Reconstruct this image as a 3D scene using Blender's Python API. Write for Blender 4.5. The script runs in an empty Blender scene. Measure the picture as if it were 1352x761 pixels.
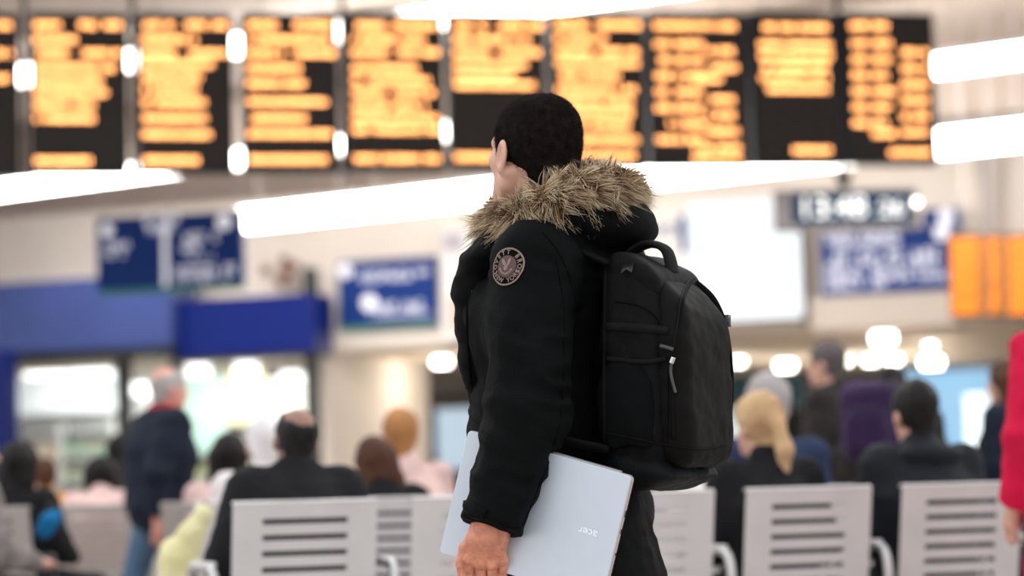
import bpy, bmesh, math, random
import numpy as np
from mathutils import Vector, Matrix
from mathutils.bvhtree import BVHTree

# ---------------------------------------------------------------- camera, world, exposure
sc = bpy.context.scene
C = sc.collection
random.seed(7); RNG = np.random.default_rng(7)
PW, PH, LENS = 1352.0, 761.0, 85.0
FPX = LENS / 36.0 * PW
HORIZON = 650.0
PITCH = math.atan((HORIZON - PH / 2) / FPX)
ROLL = 0.026
CAM = np.array((0.0, 0.0, 0.92))
_f = np.array((0, math.cos(PITCH), math.sin(PITCH)))
_u = np.array((0, -math.sin(PITCH), math.cos(PITCH)))
_r = np.array((1.0, 0, 0))
RIGHT = math.cos(ROLL) * _r - math.sin(ROLL) * _u
UP = math.sin(ROLL) * _r + math.cos(ROLL) * _u
FWD = _f
cd = bpy.data.cameras.new('camera'); cam = bpy.data.objects.new('camera', cd); C.objects.link(cam)
cd.lens = LENS; cd.sensor_width = 36.0; cd.sensor_fit = 'HORIZONTAL'; cd.clip_end = 300
cam.matrix_world = Matrix(((RIGHT[0], UP[0], -FWD[0], CAM[0]), (RIGHT[1], UP[1], -FWD[1], CAM[1]), (RIGHT[2], UP[2], -FWD[2], CAM[2]), (0, 0, 0, 1)))
cd.dof.use_dof = True; cd.dof.focus_distance = 5.12; cd.dof.aperture_fstop = 2.05; cd.dof.aperture_blades = 0
sc.camera = cam
sc.view_settings.view_transform = 'Standard'; sc.view_settings.look = 'None'
sc.view_settings.gamma = 1.0; sc.view_settings.use_curve_mapping = False
sc.view_settings.exposure = 0.62
sc.cycles.use_denoising = True
sc.cycles.max_bounces = 6; sc.cycles.diffuse_bounces = 3; sc.cycles.glossy_bounces = 3
sc.cycles.sample_clamp_indirect = 6.0
w = bpy.data.worlds.new('world'); sc.world = w; w.use_nodes = True
w.node_tree.nodes['Background'].inputs[0].default_value = (0.965, 0.985, 1.0, 1)
w.node_tree.nodes['Background'].inputs[1].default_value = 0.9

def ray(px, py):
    return FWD + RIGHT * ((px - PW / 2) / FPX) + UP * ((PH / 2 - py) / FPX)
def U(px, py, D):
    d = ray(px, py); return CAM + d * (D / d[1])
def UZ(px, py, z):
    d = ray(px, py); return CAM + d * ((z - CAM[2]) / d[2])
class Plane:
    """vertical plane through p with horizontal tangent t (to the right); n points at the camera side"""
    def __init__(s, p, t):
        s.p = np.array(p, float); s.t = np.array((t[0], t[1], 0.0)); s.t /= np.linalg.norm(s.t)
        s.n = np.array((s.t[1], -s.t[0], 0.0)); s.rz = math.atan2(s.t[1], s.t[0])
    def hit(s, px, py, off=0.0):
        d = ray(px, py); q = s.p + s.n * off
        return CAM + d * (np.dot(q - CAM, s.n) / np.dot(d, s.n))
    def rect(s, x0, y0, x1, y1, off=0.0):
        cx, cy = (x0 + x1) / 2, (y0 + y1) / 2
        c = s.hit(cx, cy, off)
        wd = np.linalg.norm(s.hit(x1, cy, off) - s.hit(x0, cy, off))
        return c, float(wd), float(abs(s.hit(cx, y0, off)[2] - s.hit(cx, y1, off)[2]))

# ---------------------------------------------------------------- helpers
def tag(o, label=None, cat=None, group=None, kind=None):
    if label: o['label'] = label
    if cat: o['category'] = cat
    if group: o['group'] = group
    if kind: o['kind'] = kind
    return o
def empty(name, loc=(0, 0, 0), rz=0.0, label=None, cat=None, group=None):
    o = bpy.data.objects.new(name, None); C.objects.link(o); o.empty_display_size = 0.1
    o.location = tuple(float(v) for v in loc); o.rotation_euler = (0, 0, rz)
    return tag(o, label, cat, group)
def mesh_obj(name, V, F, mat, parent=None, smooth=True, mats=None, midx=None):
    me = bpy.data.meshes.new(name)
    me.from_pydata(np.asarray(V, float).tolist(), [], F.tolist() if isinstance(F, np.ndarray) else F)
    for m in (mats or [mat]):
        me.materials.append(m)
    if smooth: me.polygons.foreach_set('use_smooth', [True] * len(me.polygons))
    if midx is not None: me.polygons.foreach_set('material_index', midx)
    me.update()
    o = bpy.data.objects.new(name, me); C.objects.link(o)
    if parent: o.parent = parent
    return o
class MB:
    """collects boxes, tubes and prisms into one mesh"""
    def __init__(s): s.v = []; s.f = []
    def _add(s, V, F):
        b = len(s.v); s.v += [tuple(float(q) for q in p) for p in V]; s.f += [tuple(b + i for i in f) for f in F]; return s
    def box(s, c, d, ax=None, tap=1.0):
        h = np.array(d, float) / 2; A = np.eye(3) if ax is None else np.array(ax, float)
        V = []
        for z in (-1, 1):
            k = tap if z > 0 else 1.0
            for x, y in ((-1, -1), (1, -1), (1, 1), (-1, 1)):
                V.append(np.array(c, float) + A[0] * x * h[0] * k + A[1] * y * h[1] * k + A[2] * z * h[2])
        return s._add(V, [(3, 2, 1, 0), (4, 5, 6, 7), (0, 1, 5, 4), (1, 2, 6, 5), (2, 3, 7, 6), (3, 0, 4, 7)])
    def quad(s, a, b, c, d): return s._add([a, b, c, d], [(0, 1, 2, 3)])
    def tube(s, pts, r, n=8, flat=None, caps=True):
        """pts polyline, r radius or list; flat=(unit normal, factor) squashes the section along it"""
        pts = [np.array(p, float) for p in pts]; m = len(pts)
        rr = [r] * m if np.isscalar(r) else list(r)
        V = []; prev = None
        for i in range(m):
            t = pts[min(i + 1, m - 1)] - pts[max(i - 1, 0)]; t /= (np.linalg.norm(t) + 1e-9)
            if prev is None:
                a = np.array((0, 0, 1.0)) if abs(t[2]) < 0.9 else np.array((1.0, 0, 0))
                if flat is not None: a = np.array(flat[0], float)
                u = a - t * np.dot(a, t)
            else: u = prev - t * np.dot(prev, t)
            u /= (np.linalg.norm(u) + 1e-9); prev = u; w_ = np.cross(t, u)
            k = 1.0 if flat is None else flat[1]
            for j in range(n):
                a = 2 * math.pi * j / n
                V.append(pts[i] + rr[i] * (u * math.cos(a) * k + w_ * math.sin(a)))
        F = []
        for i in range(m - 1):
            for j in range(n):
                F.append((i * n + j, i * n + (j + 1) % n, (i + 1) * n + (j + 1) % n, (i + 1) * n + j))
        if caps:
            F.append(tuple(range(n - 1, -1, -1))); F.append(tuple((m - 1) * n + j for j in range(n)))
        return s._add(V, F)
    def disc(s, c, nrm, r, depth, n=24, up=(0, 0, 1), ry=None):
        nrm = np.array(nrm, float); nrm /= np.linalg.norm(nrm); up = np.array(up, float)
        a = up - nrm * np.dot(up, nrm); a /= np.linalg.norm(a); b = np.cross(a, nrm); ry = ry or r
        V = [np.array(c) + nrm * (depth * k) + b * r * math.cos(2 * math.pi * j / n) + a * ry * math.sin(2 * math.pi * j / n) for k in (0, 1) for j in range(n)]
        F = [tuple(range(n)), tuple(n + j for j in range(n - 1, -1, -1))] + [(j, n + j, n + (j + 1) % n, (j + 1) % n) for j in range(n)]
        return s._add(V, F)
    def build(s, name, mat, parent=None, smooth=False, bevel=0.0):
        o = mesh_obj(name, s.v, s.f, mat, parent, smooth)
        bm = bmesh.new(); bm.from_mesh(o.data); bmesh.ops.recalc_face_normals(bm, faces=bm.faces); bm.to_mesh(o.data); bm.free()
        if bevel:
            m = o.modifiers.new('bevel', 'BEVEL'); m.width = bevel; m.segments = 2; m.limit_method = 'ANGLE'
        return o
def spline(pts, n=8, closed=False):
    P = [np.array(p, float) for p in pts]; m = len(P); out = []
    for i in range(m if closed else m - 1):
        if closed: a, b, c, d = P[(i - 1) % m], P[i], P[(i + 1) % m], P[(i + 2) % m]
        else: a, b, c, d = P[max(i - 1, 0)], P[i], P[i + 1], P[min(i + 2, m - 1)]
        for k in range(n):
            t = k / n
            out.append(0.5 * (2 * b + (c - a) * t + (2 * a - 5 * b + 4 * c - d) * t * t + (3 * b - 3 * c + d - a) * t ** 3))
    if not closed: out.append(P[-1])
    return out
def text_mesh(txt, size, weight=0.0):
    """flat lettering outline as (verts, faces) in the xy plane, centred"""
    cu = bpy.data.curves.new('lettering', 'FONT'); cu.body = txt; cu.size = size; cu.align_x = 'CENTER'; cu.align_y = 'CENTER'; cu.resolution_u = 3; cu.offset = weight
    ob = bpy.data.objects.new('lettering', cu)
    me = ob.to_mesh(); V = np.array([v.co[:] for v in me.vertices]).reshape(-1, 3); F = [tuple(p.vertices) for p in me.polygons]
    ob.to_mesh_clear(); bpy.data.objects.remove(ob); bpy.data.curves.remove(cu)
    return V, F

# value noise on arrays of points
def vnoise(P, seed=0):
    P = np.asarray(P, np.float64); i = np.floor(P).astype(np.int64); f = P - i; f = f * f * (3 - 2 * f)
    def h(x, y, z):
        n = (x * 374761393 + y * 668265263 + z * 2147483647 + seed * 1274126177) & 0x7fffffff
        n = ((n ^ (n >> 13)) * 1274126177) & 0x7fffffff
        return ((n ^ (n >> 16)) & 0xffff) / 65535.0
    r = 0
    for a in (0, 1):
        for b in (0, 1):
            for c in (0, 1):
                wgt = (f[:, 0] if a else 1 - f[:, 0]) * (f[:, 1] if b else 1 - f[:, 1]) * (f[:, 2] if c else 1 - f[:, 2])
                r = r + wgt * h(i[:, 0] + a, i[:, 1] + b, i[:, 2] + c)
    return r * 2 - 1

# implicit surfaces: smooth unions of tapered limbs, extracted as one continuous mesh
class Field:
    def __init__(s, lo, hi, h):
        s.lo = np.array(lo, float); s.h = h; s.n = np.ceil((np.array(hi) - s.lo) / h).astype(int) + 1
        s.f = np.full(tuple(s.n), 1.0, np.float32)
        s.ax = [s.lo[i] + h * np.arange(s.n[i]) for i in range(3)]
    def sub(s, lo, hi):
        a = np.clip(np.floor((np.array(lo) - s.lo) / s.h).astype(int), 0, s.n); b = np.clip(np.ceil((np.array(hi) - s.lo) / s.h).astype(int) + 1, 0, s.n)
        sl = tuple(slice(a[i], b[i]) for i in range(3))
        return sl, (s.ax[0][sl[0]][:, None, None], s.ax[1][sl[1]][None, :, None], s.ax[2][sl[2]][None, None, :])
    def put(s, fn, lo, hi, k=0.02, op='add'):
        m = 2.5 * s.h + k
        sl, P = s.sub(np.array(lo) - m, np.array(hi) + m)
        if min(q.stop - q.start for q in sl) <= 0: return s
        d = fn(P); g = s.f[sl]
        if op == 'add':
            if k > 0:
                t = np.clip(0.5 + 0.5 * (g - d) / k, 0, 1); s.f[sl] = g * (1 - t) + d * t - k * t * (1 - t)
            else: s.f[sl] = np.minimum(g, d)
        elif op == 'cut':
            if k > 0:
                t = np.clip(0.5 - 0.5 * (g + d) / k, 0, 1); s.f[sl] = g * (1 - t) - d * t + k * t * (1 - t)
            else: s.f[sl] = np.maximum(g, -d)
        return s
    def cone(s, a, b, ra, rb, k=0.02, ax=None, fac=1.0, op='add', clip=None):
        a = np.array(a, float); b = np.array(b, float); ax_ = None if ax is None else np.array(ax, float) / np.linalg.norm(ax)
        R = max(ra, rb) * max(1.0, fac)
        def fn(P):
            x = [P[i] - a[i] for i in range(3)]; ab = b - a
            if ax_ is not None:
                q = (x[0] * ax_[0] + x[1] * ax_[1] + x[2] * ax_[2]) * (1 / fac - 1); x = [x[i] + q * ax_[i] for i in range(3)]
                ab = ab + ax_ * np.dot(ab, ax_) * (1 / fac - 1)
            L = float(np.dot(ab, ab)) + 1e-12
            t = np.clip((x[0] * ab[0] + x[1] * ab[1] + x[2] * ab[2]) / L, 0, 1)
            d = np.sqrt((x[0] - t * ab[0]) ** 2 + (x[1] - t * ab[1]) ** 2 + (x[2] - t * ab[2]) ** 2) - (ra + (rb - ra) * t)
            d = d * min(1.0, fac)
            for (c, nn) in (clip or []):
                d = np.maximum(d, (P[0] - c[0]) * nn[0] + (P[1] - c[1]) * nn[1] + (P[2] - c[2]) * nn[2])
            return d
        return s.put(fn, np.minimum(a, b) - R, np.maximum(a, b) + R, k, op)
    def ell(s, c, r, k=0.02, A=None, op='add', clip=None):
        c = np.array(c, float); r = np.array(r, float); A = np.eye(3) if A is None else np.array(A, float); R = r.max()
        def fn(P):
            x = [P[i] - c[i] for i in range(3)]
            q = [(x[0] * A[j][0] + x[1] * A[j][1] + x[2] * A[j][2]) for j in range(3)]
            k0 = np.sqrt(sum((q[j] / r[j]) ** 2 for j in range(3))); k1 = np.sqrt(sum((q[j] / r[j] ** 2) ** 2 for j in range(3))) + 1e-9
            d = k0 * (k0 - 1) / k1
            for (cc, nn) in (clip or []):
                d = np.maximum(d, (P[0] - cc[0]) * nn[0] + (P[1] - cc[1]) * nn[1] + (P[2] - cc[2]) * nn[2])
            return d
        return s.put(fn, c - R, c + R, k, op)
    def rbox(s, c, hd, r, k=0.0, A=None, op='add', warp=None):
        c = np.array(c, float); hd = np.array(hd, float); A = np.eye(3) if A is None else np.array(A, float); R = np.linalg.norm(hd)
        def fn(P):
            x = [P[i] - c[i] for i in range(3)]
            q = [(x[0] * A[j][0] + x[1] * A[j][1] + x[2] * A[j][2]) for j in range(3)]
            h = [hd[0], hd[1], hd[2]]
            if warp: q, h = warp(q, h)
            d = [np.abs(q[j]) - (h[j] - r) for j in range(3)]
            return np.sqrt(sum(np.maximum(e, 0) ** 2 for e in d)) + np.minimum(np.maximum(np.maximum(d[0], d[1]), d[2]), 0) - r
        return s.put(fn, c - R, c + R, k, op)
    def plane(s, c, n):
        """keep the side against n"""
        s.f = np.maximum(s.f, ((s.ax[0] - c[0])[:, None, None] * n[0] + (s.ax[1] - c[1])[None, :, None] * n[1] + (s.ax[2] - c[2])[None, None, :] * n[2]).astype(np.float32)); return s
    def mesh(s):
        f = s.f; g = f < 0
        n = g.shape
        tot = np.zeros((n[0] - 1, n[1] - 1, n[2] - 1), np.int8)
        for a in (0, 1):
            for b in (0, 1):
                for c in (0, 1):
                    tot += g[a:n[0] - 1 + a, b:n[1] - 1 + b, c:n[2] - 1 + c]
        act = (tot > 0) & (tot < 8)
        I, J, K = np.nonzero(act); N = len(I)
        idx = np.full(act.shape, -1, np.int64); idx[I, J, K] = np.arange(N)
        acc = np.zeros((N, 3)); cnt = np.zeros(N)
        for ax in range(3):
            for p in (0, 1):
                for q in (0, 1):
                    a = [0, 0, 0]; a[(ax + 1) % 3] = p; a[(ax + 2) % 3] = q; b = list(a); b[ax] = 1
                    fa = f[I + a[0], J + a[1], K + a[2]]; fb = f[I + b[0], J + b[1], K + b[2]]
                    m = (fa < 0) != (fb < 0)
                    t = np.where(m, fa / np.where(m, fa - fb, 1), 0)
                    pt = np.tile(np.array(a, float), (N, 1)); pt[:, ax] += t
                    acc[m] += pt[m]; cnt[m] += 1
        V = s.lo + s.h * (np.stack([I, J, K], 1) + acc / np.maximum(cnt, 1)[:, None])
        quads = []
        for ax in range(3):
            b1, b2 = (ax + 1) % 3, (ax + 2) % 3
            lo = [slice(None)] * 3; hi = [slice(None)] * 3
            lo[ax] = slice(0, n[ax] - 1); hi[ax] = slice(1, n[ax])
            for b in (b1, b2): lo[b] = slice(1, n[b] - 1); hi[b] = slice(1, n[b] - 1)
            ga, gb = g[tuple(lo)], g[tuple(hi)]
            for flip in (False, True):
                e = np.argwhere(ga & ~gb) if not flip else np.argwhere(~ga & gb)
                if not len(e): continue
                e = e.copy(); e[:, b1] += 1; e[:, b2] += 1
                def cell(d1, d2):
                    q = e.copy(); q[:, b1] += d1; q[:, b2] += d2; return idx[q[:, 0], q[:, 1], q[:, 2]]
                Q = np.stack([cell(-1, -1), cell(0, -1), cell(0, 0), cell(-1, 0)], 1)
                quads.append(Q[:, ::-1] if flip else Q)
        return V, np.concatenate(quads) if quads else np.zeros((0, 4), int)
    def inside(s, V):
        i = np.clip(np.round((V - s.lo) / s.h).astype(int), 0, s.n - 1); return s.f[i[:, 0], i[:, 1], i[:, 2]]
def vnormals(V, F):
    n = np.cross(V[F[:, 2]] - V[F[:, 0]], V[F[:, 3]] - V[F[:, 1]]); N = np.zeros_like(V)
    for j in range(4): np.add.at(N, F[:, j], n)
    return N / (np.linalg.norm(N, axis=1, keepdims=True) + 1e-12)
def relax(V, F, it=2, lam=0.5):
    for _ in range(it):
        A = np.zeros_like(V); c = np.zeros(len(V))
        for j in range(4):
            a, b = F[:, j], F[:, (j + 1) % 4]
            np.add.at(A, a, V[b]); np.add.at(A, b, V[a]); np.add.at(c, a, 1); np.add.at(c, b, 1)
        V = V + lam * (A / np.maximum(c, 1)[:, None] - V)
    return V

# ---------------------------------------------------------------- materials (all procedural)
MATS = {}
def mat(name, col, rough=0.6, metal=0.0, emit=None, es=0.0, noise=0.0, nscale=8.0, bump=0.0, bscale=60.0, spec=None, sheen=0.0, col2=None, trans=0.0, coat=0.0, sample=True, sss=0.0):
    if name in MATS: return MATS[name]
    m = bpy.data.materials.new(name); m.use_nodes = True; nt = m.node_tree; b = nt.nodes['Principled BSDF']
    b.inputs['Base Color'].default_value = (*col, 1); b.inputs['Roughness'].default_value = rough; b.inputs['Metallic'].default_value = metal
    if spec is not None: b.inputs['Specular IOR Level'].default_value = spec
    if sheen: b.inputs['Sheen Weight'].default_value = sheen
    if trans: b.inputs['Transmission Weight'].default_value = trans
    if coat: b.inputs['Coat Weight'].default_value = coat
    if sss:
        b.inputs['Subsurface Weight'].default_value = sss; b.inputs['Subsurface Radius'].default_value = (0.012, 0.005, 0.003)
    if emit is not None:
        b.inputs['Emission Color'].default_value = (*emit, 1); b.inputs['Emission Strength'].default_value = es
        if not sample: m.cycles.emission_sampling = 'NONE'
    tc = nt.nodes.new('ShaderNodeTexCoord')
    if noise or col2:
        nz = nt.nodes.new('ShaderNodeTexNoise'); nz.inputs['Scale'].default_value = nscale; nz.inputs['Detail'].default_value = 5
        nt.links.new(tc.outputs['Object'], nz.inputs['Vector'])
        rp = nt.nodes.new('ShaderNodeValToRGB'); rp.color_ramp.elements[0].position = 0.32; rp.color_ramp.elements[1].position = 0.68
        c2 = col2 or tuple(min(1, c * (1 + noise)) for c in col); c1 = col if col2 else tuple(c * (1 - noise) for c in col)
        rp.color_ramp.elements[0].color = (*c1, 1); rp.color_ramp.elements[1].color = (*c2, 1)
        nt.links.new(nz.outputs['Fac'], rp.inputs['Fac']); nt.links.new(rp.outputs['Color'], b.inputs['Base Color'])
    if bump:
        n2 = nt.nodes.new('ShaderNodeTexNoise'); n2.inputs['Scale'].default_value = bscale; n2.inputs['Detail'].default_value = 6
        nt.links.new(tc.outputs['Object'], n2.inputs['Vector'])
        bp = nt.nodes.new('ShaderNodeBump'); bp.inputs['Strength'].default_value = bump; bp.inputs['Distance'].default_value = 0.01
        nt.links.new(n2.outputs['Fac'], bp.inputs['Height']); nt.links.new(bp.outputs['Normal'], b.inputs['Normal'])
    MATS[name] = m; return m
def weave(name, col, scale, rough=0.75, bump=0.25, amt=0.25, spec=0.3):
    """woven cloth with a fine square grid"""
    m = mat(name, col, rough, spec=spec, noise=0.12, nscale=6); nt = m.node_tree; b = nt.nodes['Principled BSDF']
    tc = nt.nodes.new('ShaderNodeTexCoord'); br = nt.nodes.new('ShaderNodeTexBrick'); br.offset = 0
    br.inputs['Scale'].default_value = scale; br.inputs['Mortar Size'].default_value = 0.08; br.inputs['Brick Width'].default_value = 0.5; br.inputs['Row Height'].default_value = 0.5
    br.inputs['Color1'].default_value = (0, 0, 0, 1); br.inputs['Color2'].default_value = (0, 0, 0, 1); br.inputs['Mortar'].default_value = (1, 1, 1, 1)
    mp = nt.nodes.new('ShaderNodeMapping'); mp.inputs['Rotation'].default_value = (math.pi / 2, 0, 0)
    nt.links.new(tc.outputs['Object'], mp.inputs['Vector']); nt.links.new(mp.outputs['Vector'], br.inputs['Vector'])
    bp = nt.nodes.new('ShaderNodeBump'); bp.inputs['Strength'].default_value = bump; bp.inputs['Distance'].default_value = 0.004
    nt.links.new(br.outputs['Color'], bp.inputs['Height']); nt.links.new(bp.outputs['Normal'], b.inputs['Normal'])
    return m
def attr_mat(name, attr, rough=0.6, spec=0.3):
    m = bpy.data.materials.new(name); m.use_nodes = True; nt = m.node_tree; b = nt.nodes['Principled BSDF']
    a = nt.nodes.new('ShaderNodeAttribute'); a.attribute_name = attr
    nt.links.new(a.outputs['Color'], b.inputs['Base Color']); b.inputs['Roughness'].default_value = rough; b.inputs['Specular IOR Level'].default_value = spec
    return m
# ---------------------------------------------------------------- the hall
M_FLOOR = mat('terrazzo_floor', (0.42, 0.38, 0.35), 0.35, noise=0.15, nscale=3, bump=0.05)
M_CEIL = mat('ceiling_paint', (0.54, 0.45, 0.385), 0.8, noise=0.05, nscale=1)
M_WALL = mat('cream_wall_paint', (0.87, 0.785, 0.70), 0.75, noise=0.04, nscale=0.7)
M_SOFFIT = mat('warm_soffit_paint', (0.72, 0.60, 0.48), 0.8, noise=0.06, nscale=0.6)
M_WHITE = mat('white_paint', (0.85, 0.84, 0.82), 0.6, noise=0.03)
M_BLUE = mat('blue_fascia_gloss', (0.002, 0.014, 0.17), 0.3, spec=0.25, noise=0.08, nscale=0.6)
M_SIGN = mat('navy_sign_enamel', (0.006, 0.036, 0.20), 0.5, spec=0.15, noise=0.05)
M_SIGNTX = mat('white_sign_print_glow', (0.80, 0.80, 0.86), 0.5, emit=(0.8, 0.8, 0.9), es=0.30, sample=False)  # emission put in to brighten the white print, which is no lamp
M_DARK = mat('dark_metal', (0.02, 0.022, 0.026), 0.45, noise=0.1)
M_HOUSING = mat('board_housing_dark', (0.006, 0.009, 0.017), 0.5, spec=0.2, noise=0.1)
M_SCREEN = mat('unlit_led_matrix', (0.026, 0.022, 0.020), 0.7, spec=0.15, noise=0.15, nscale=40)
M_LED = mat('amber_led', (0.1, 0.05, 0.01), 0.5, emit=(1.0, 0.40, 0.125), es=5.4, sample=False)
M_LED2 = mat('orange_led', (0.1, 0.05, 0.01), 0.5, emit=(1.0, 0.27, 0.010), es=1.7, sample=False)
M_TUBE = mat('luminaire_diffuser', (0.9, 0.9, 0.9), 0.5, emit=(1.0, 0.97, 0.93), es=13.0)
M_GREYMETAL = mat('grey_painted_metal', (0.42, 0.38, 0.38), 0.45, noise=0.06)
M_LIGHTBOX = mat('lit_advert_panel', (0.30, 0.32, 0.33), 0.4, emit=(0.82, 0.93, 1.0), es=0.5, noise=0.02)
M_STEEL = mat('brushed_steel', (0.55, 0.54, 0.54), 0.35, metal=0.9, noise=0.05)

WALL = Plane(U(0, 330, 43.0), (16.9, -6.0))
def plane_slab(pl, px0, px1, z0, z1, off, thick, mb=None):
    mb = mb or MB(); a = pl.hit(px0, 400, off); b = pl.hit(px1, 400, off)
    c = (a + b) / 2; L = np.linalg.norm((b - a)[:2])
    c[2] = (z0 + z1) / 2; c = c - pl.n * (thick / 2)
    return mb.box(c, (L, thick, z1 - z0), [pl.t, -pl.n, (0, 0, 1)])
def slab_obj(name, m, *a, parent=None, **k): return plane_slab(*a).build(name, m, parent)
def on_plane(pl, name, x0, y0, x1, y1, off, label, cat, group=None, bottom=True):
    """an Empty on a plane with its local x to the right, z up, -y to the viewer"""
    c, wd, ht = pl.rect(x0, y0, x1, y1, off)
    e = empty(name, c, pl.rz, label, cat, group); return e, wd, ht
ZC = 7.0
tag(MB().box((0, 24, -0.05), (70, 100, 0.1)).build('floor', M_FLOOR), kind='structure')
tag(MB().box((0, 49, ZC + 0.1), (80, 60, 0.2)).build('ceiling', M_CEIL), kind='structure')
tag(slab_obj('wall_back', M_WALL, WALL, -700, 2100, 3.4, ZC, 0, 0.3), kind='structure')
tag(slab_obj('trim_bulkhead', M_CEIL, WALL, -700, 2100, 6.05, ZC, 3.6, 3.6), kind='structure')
c0 = WALL.hit(415, 560, 0.0); c0[2] = 1.7
tag(MB().box(c0 - WALL.n * 2.6, (0.3, 4.6, 3.4), [WALL.t, -WALL.n, (0, 0, 1)]).build('wall_divider', M_WALL), kind='structure')
# sunken retail arcade behind the wall: warm ceiling and far wall
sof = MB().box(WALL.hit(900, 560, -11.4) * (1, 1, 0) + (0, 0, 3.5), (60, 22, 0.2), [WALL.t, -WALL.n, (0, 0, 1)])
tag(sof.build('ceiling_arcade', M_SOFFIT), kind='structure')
FAR = Plane(WALL.hit(900, 560, -20.0), WALL.t)
tag(slab_obj('wall_arcade', mat('arcade_wall', (0.62, 0.55, 0.47), 0.8, noise=0.2, nscale=0.4), FAR, 100, 1900, 0, 3.4, 0, 0.2), kind='structure')
SHOP = Plane(WALL.hit(200, 560, -4.2), WALL.t)
M_SHOPW = mat('bright_shop_wall', (0.86, 0.87, 0.86), 0.7, noise=0.05)
tag(slab_obj('wall_shop', M_SHOPW, SHOP, -500, 430, 0, 3.4, 0, 0.15), kind='structure')
# mid wall pier edges and right-hand pillar
for i, (px, wpx, m, z0, z1, off) in enumerate(((411, 12, mat('dark_green_column', (0.02, 0.028, 0.028), 0.5), 0, 4.75, 0.55), (1309, 9, mat('grey_pier', (0.5, 0.45, 0.42), 0.7), 3.4, ZC, 0.25), (1066, 9, mat('brown_edge', (0.20, 0.15, 0.11), 0.7), 3.4, 5.3, 0.15), (163, 13, M_DARK, 0, 3.45, 0.1), (232, 7, mat('grey_mullion', (0.3, 0.3, 0.32), 0.5), 0, 3.45, 0.1))):
    a = WALL.hit(px, 420, off); wd = wpx * 41 / FPX
    tag(MB().box((a[0], a[1], (z0 + z1) / 2), (wd, 0.3, z1 - z0), [WALL.t, -WALL.n, (0, 0, 1)]).build('trim_%d' % (i + 1), m), kind='structure')

# luminaires: long hanging strips, each of single fittings
def strip(p, q, z, h, n, where):
    a = UZ(p[0], p[1], z); b = UZ(q[0], q[1], z); d = b - a; L = np.linalg.norm(d); d /= L; sd = np.array((d[1], -d[0], 0))
    for i in range(n):
        c = a + d * L * (i + 0.5) / n; ln = L / n * 0.985
        e = empty('ceiling_light', (c[0], c[1], c[2] - h / 2), math.atan2(d[1], d[0]), '%s white strip luminaire of the row %s' % (ORD[i], where), 'ceiling light', 'strip luminaires ' + where)
        MB().box((0, 0, h / 2), (ln, 0.22, h)).build('diffuser', M_TUBE, e)
        MB().box((0, 0, h + 0.03), (ln, 0.26, 0.06)).build('housing', M_WHITE, e)
        for s in (-0.35, 0.35): MB().tube([(s * ln, 0, h + 0.06), (s * ln, 0, ZC - c[2] + h / 2)], 0.006, 6).build('hanger', M_WHITE, e)
ORD = ['leftmost', 'second', 'third', 'fourth', 'fifth', 'sixth', 'seventh', 'eighth', 'ninth', 'tenth']
strip((-60, 112), (930, -25), 6.75, 0.22, 6, 'showing above the departure boards')
strip((-70, 261), (1430, 62), 6.0, 0.22, 7, 'behind the middle of the departure boards')
strip((318, 291), (1440, 168), 5.0, 0.30, 6, 'below the departure boards over the arcade wall')
# added luminaire rows overhead, out of frame, to brighten the hall and back wall
for j, y in enumerate((21.5, 15.0)):
    for i in range(3):
        x = -9 + 9 * i
        e = empty('ceiling_light', (x, y, 7.2), -0.5, '%s added strip luminaire of the unseen overhead row %s' % (ORD[i], ('nearest the boards', 'over the seating')[j]), 'ceiling light', 'added overhead luminaires')
        MB().box((0, 0, 0.15), (7.5, 0.3, 0.3)).build('diffuser', M_TUBE, e)
        MB().box((0, 0, 0.33), (7.5, 0.34, 0.06)).build('housing', M_WHITE, e)

# ---------------------------------------------------------------- departure boards
bl, br_ = U(60, 124, 25.0), U(1180, 124, 26.8)
BOARD = Plane(bl, br_ - bl)
def led_line(pl, e, x0, x1, y, p, rows, parent, m, gap=0.06, fillp=0.8):
    """one run of illegible dot-matrix characters between two points of the board"""
    inv = np.array(e.location); a = (pl.hit(x0, y, 0) - inv); b = (pl.hit(x1, y, 0) - inv)
    xa, xb, z = np.dot(a, pl.t), np.dot(b, pl.t), (a[2] + b[2]) / 2
    mb = MB(); x = xa; q = p * 0.43
    while x + 4 * p <= xb:
        if random.random() > gap:
            for i in range(4):
                for j in range(rows):
                    if random.random() < fillp:
                        cx, cz = x + (i + .5) * p, z + (j - (rows - 1) / 2) * p
                        mb.quad((cx - q, -0.078, cz - q), (cx + q, -0.078, cz - q), (cx + q, -0.078, cz + q), (cx - q, -0.078, cz + q))
        x += 5 * p
    if not mb.v: return None
    o = mb.build('text_line', m, parent); o['kind'] = 'stuff'; return o
def rowset(left, rights, y0, dy):
    return [(y0 + i * dy, [(left, r)]) for i, r in enumerate(rights)]
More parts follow.
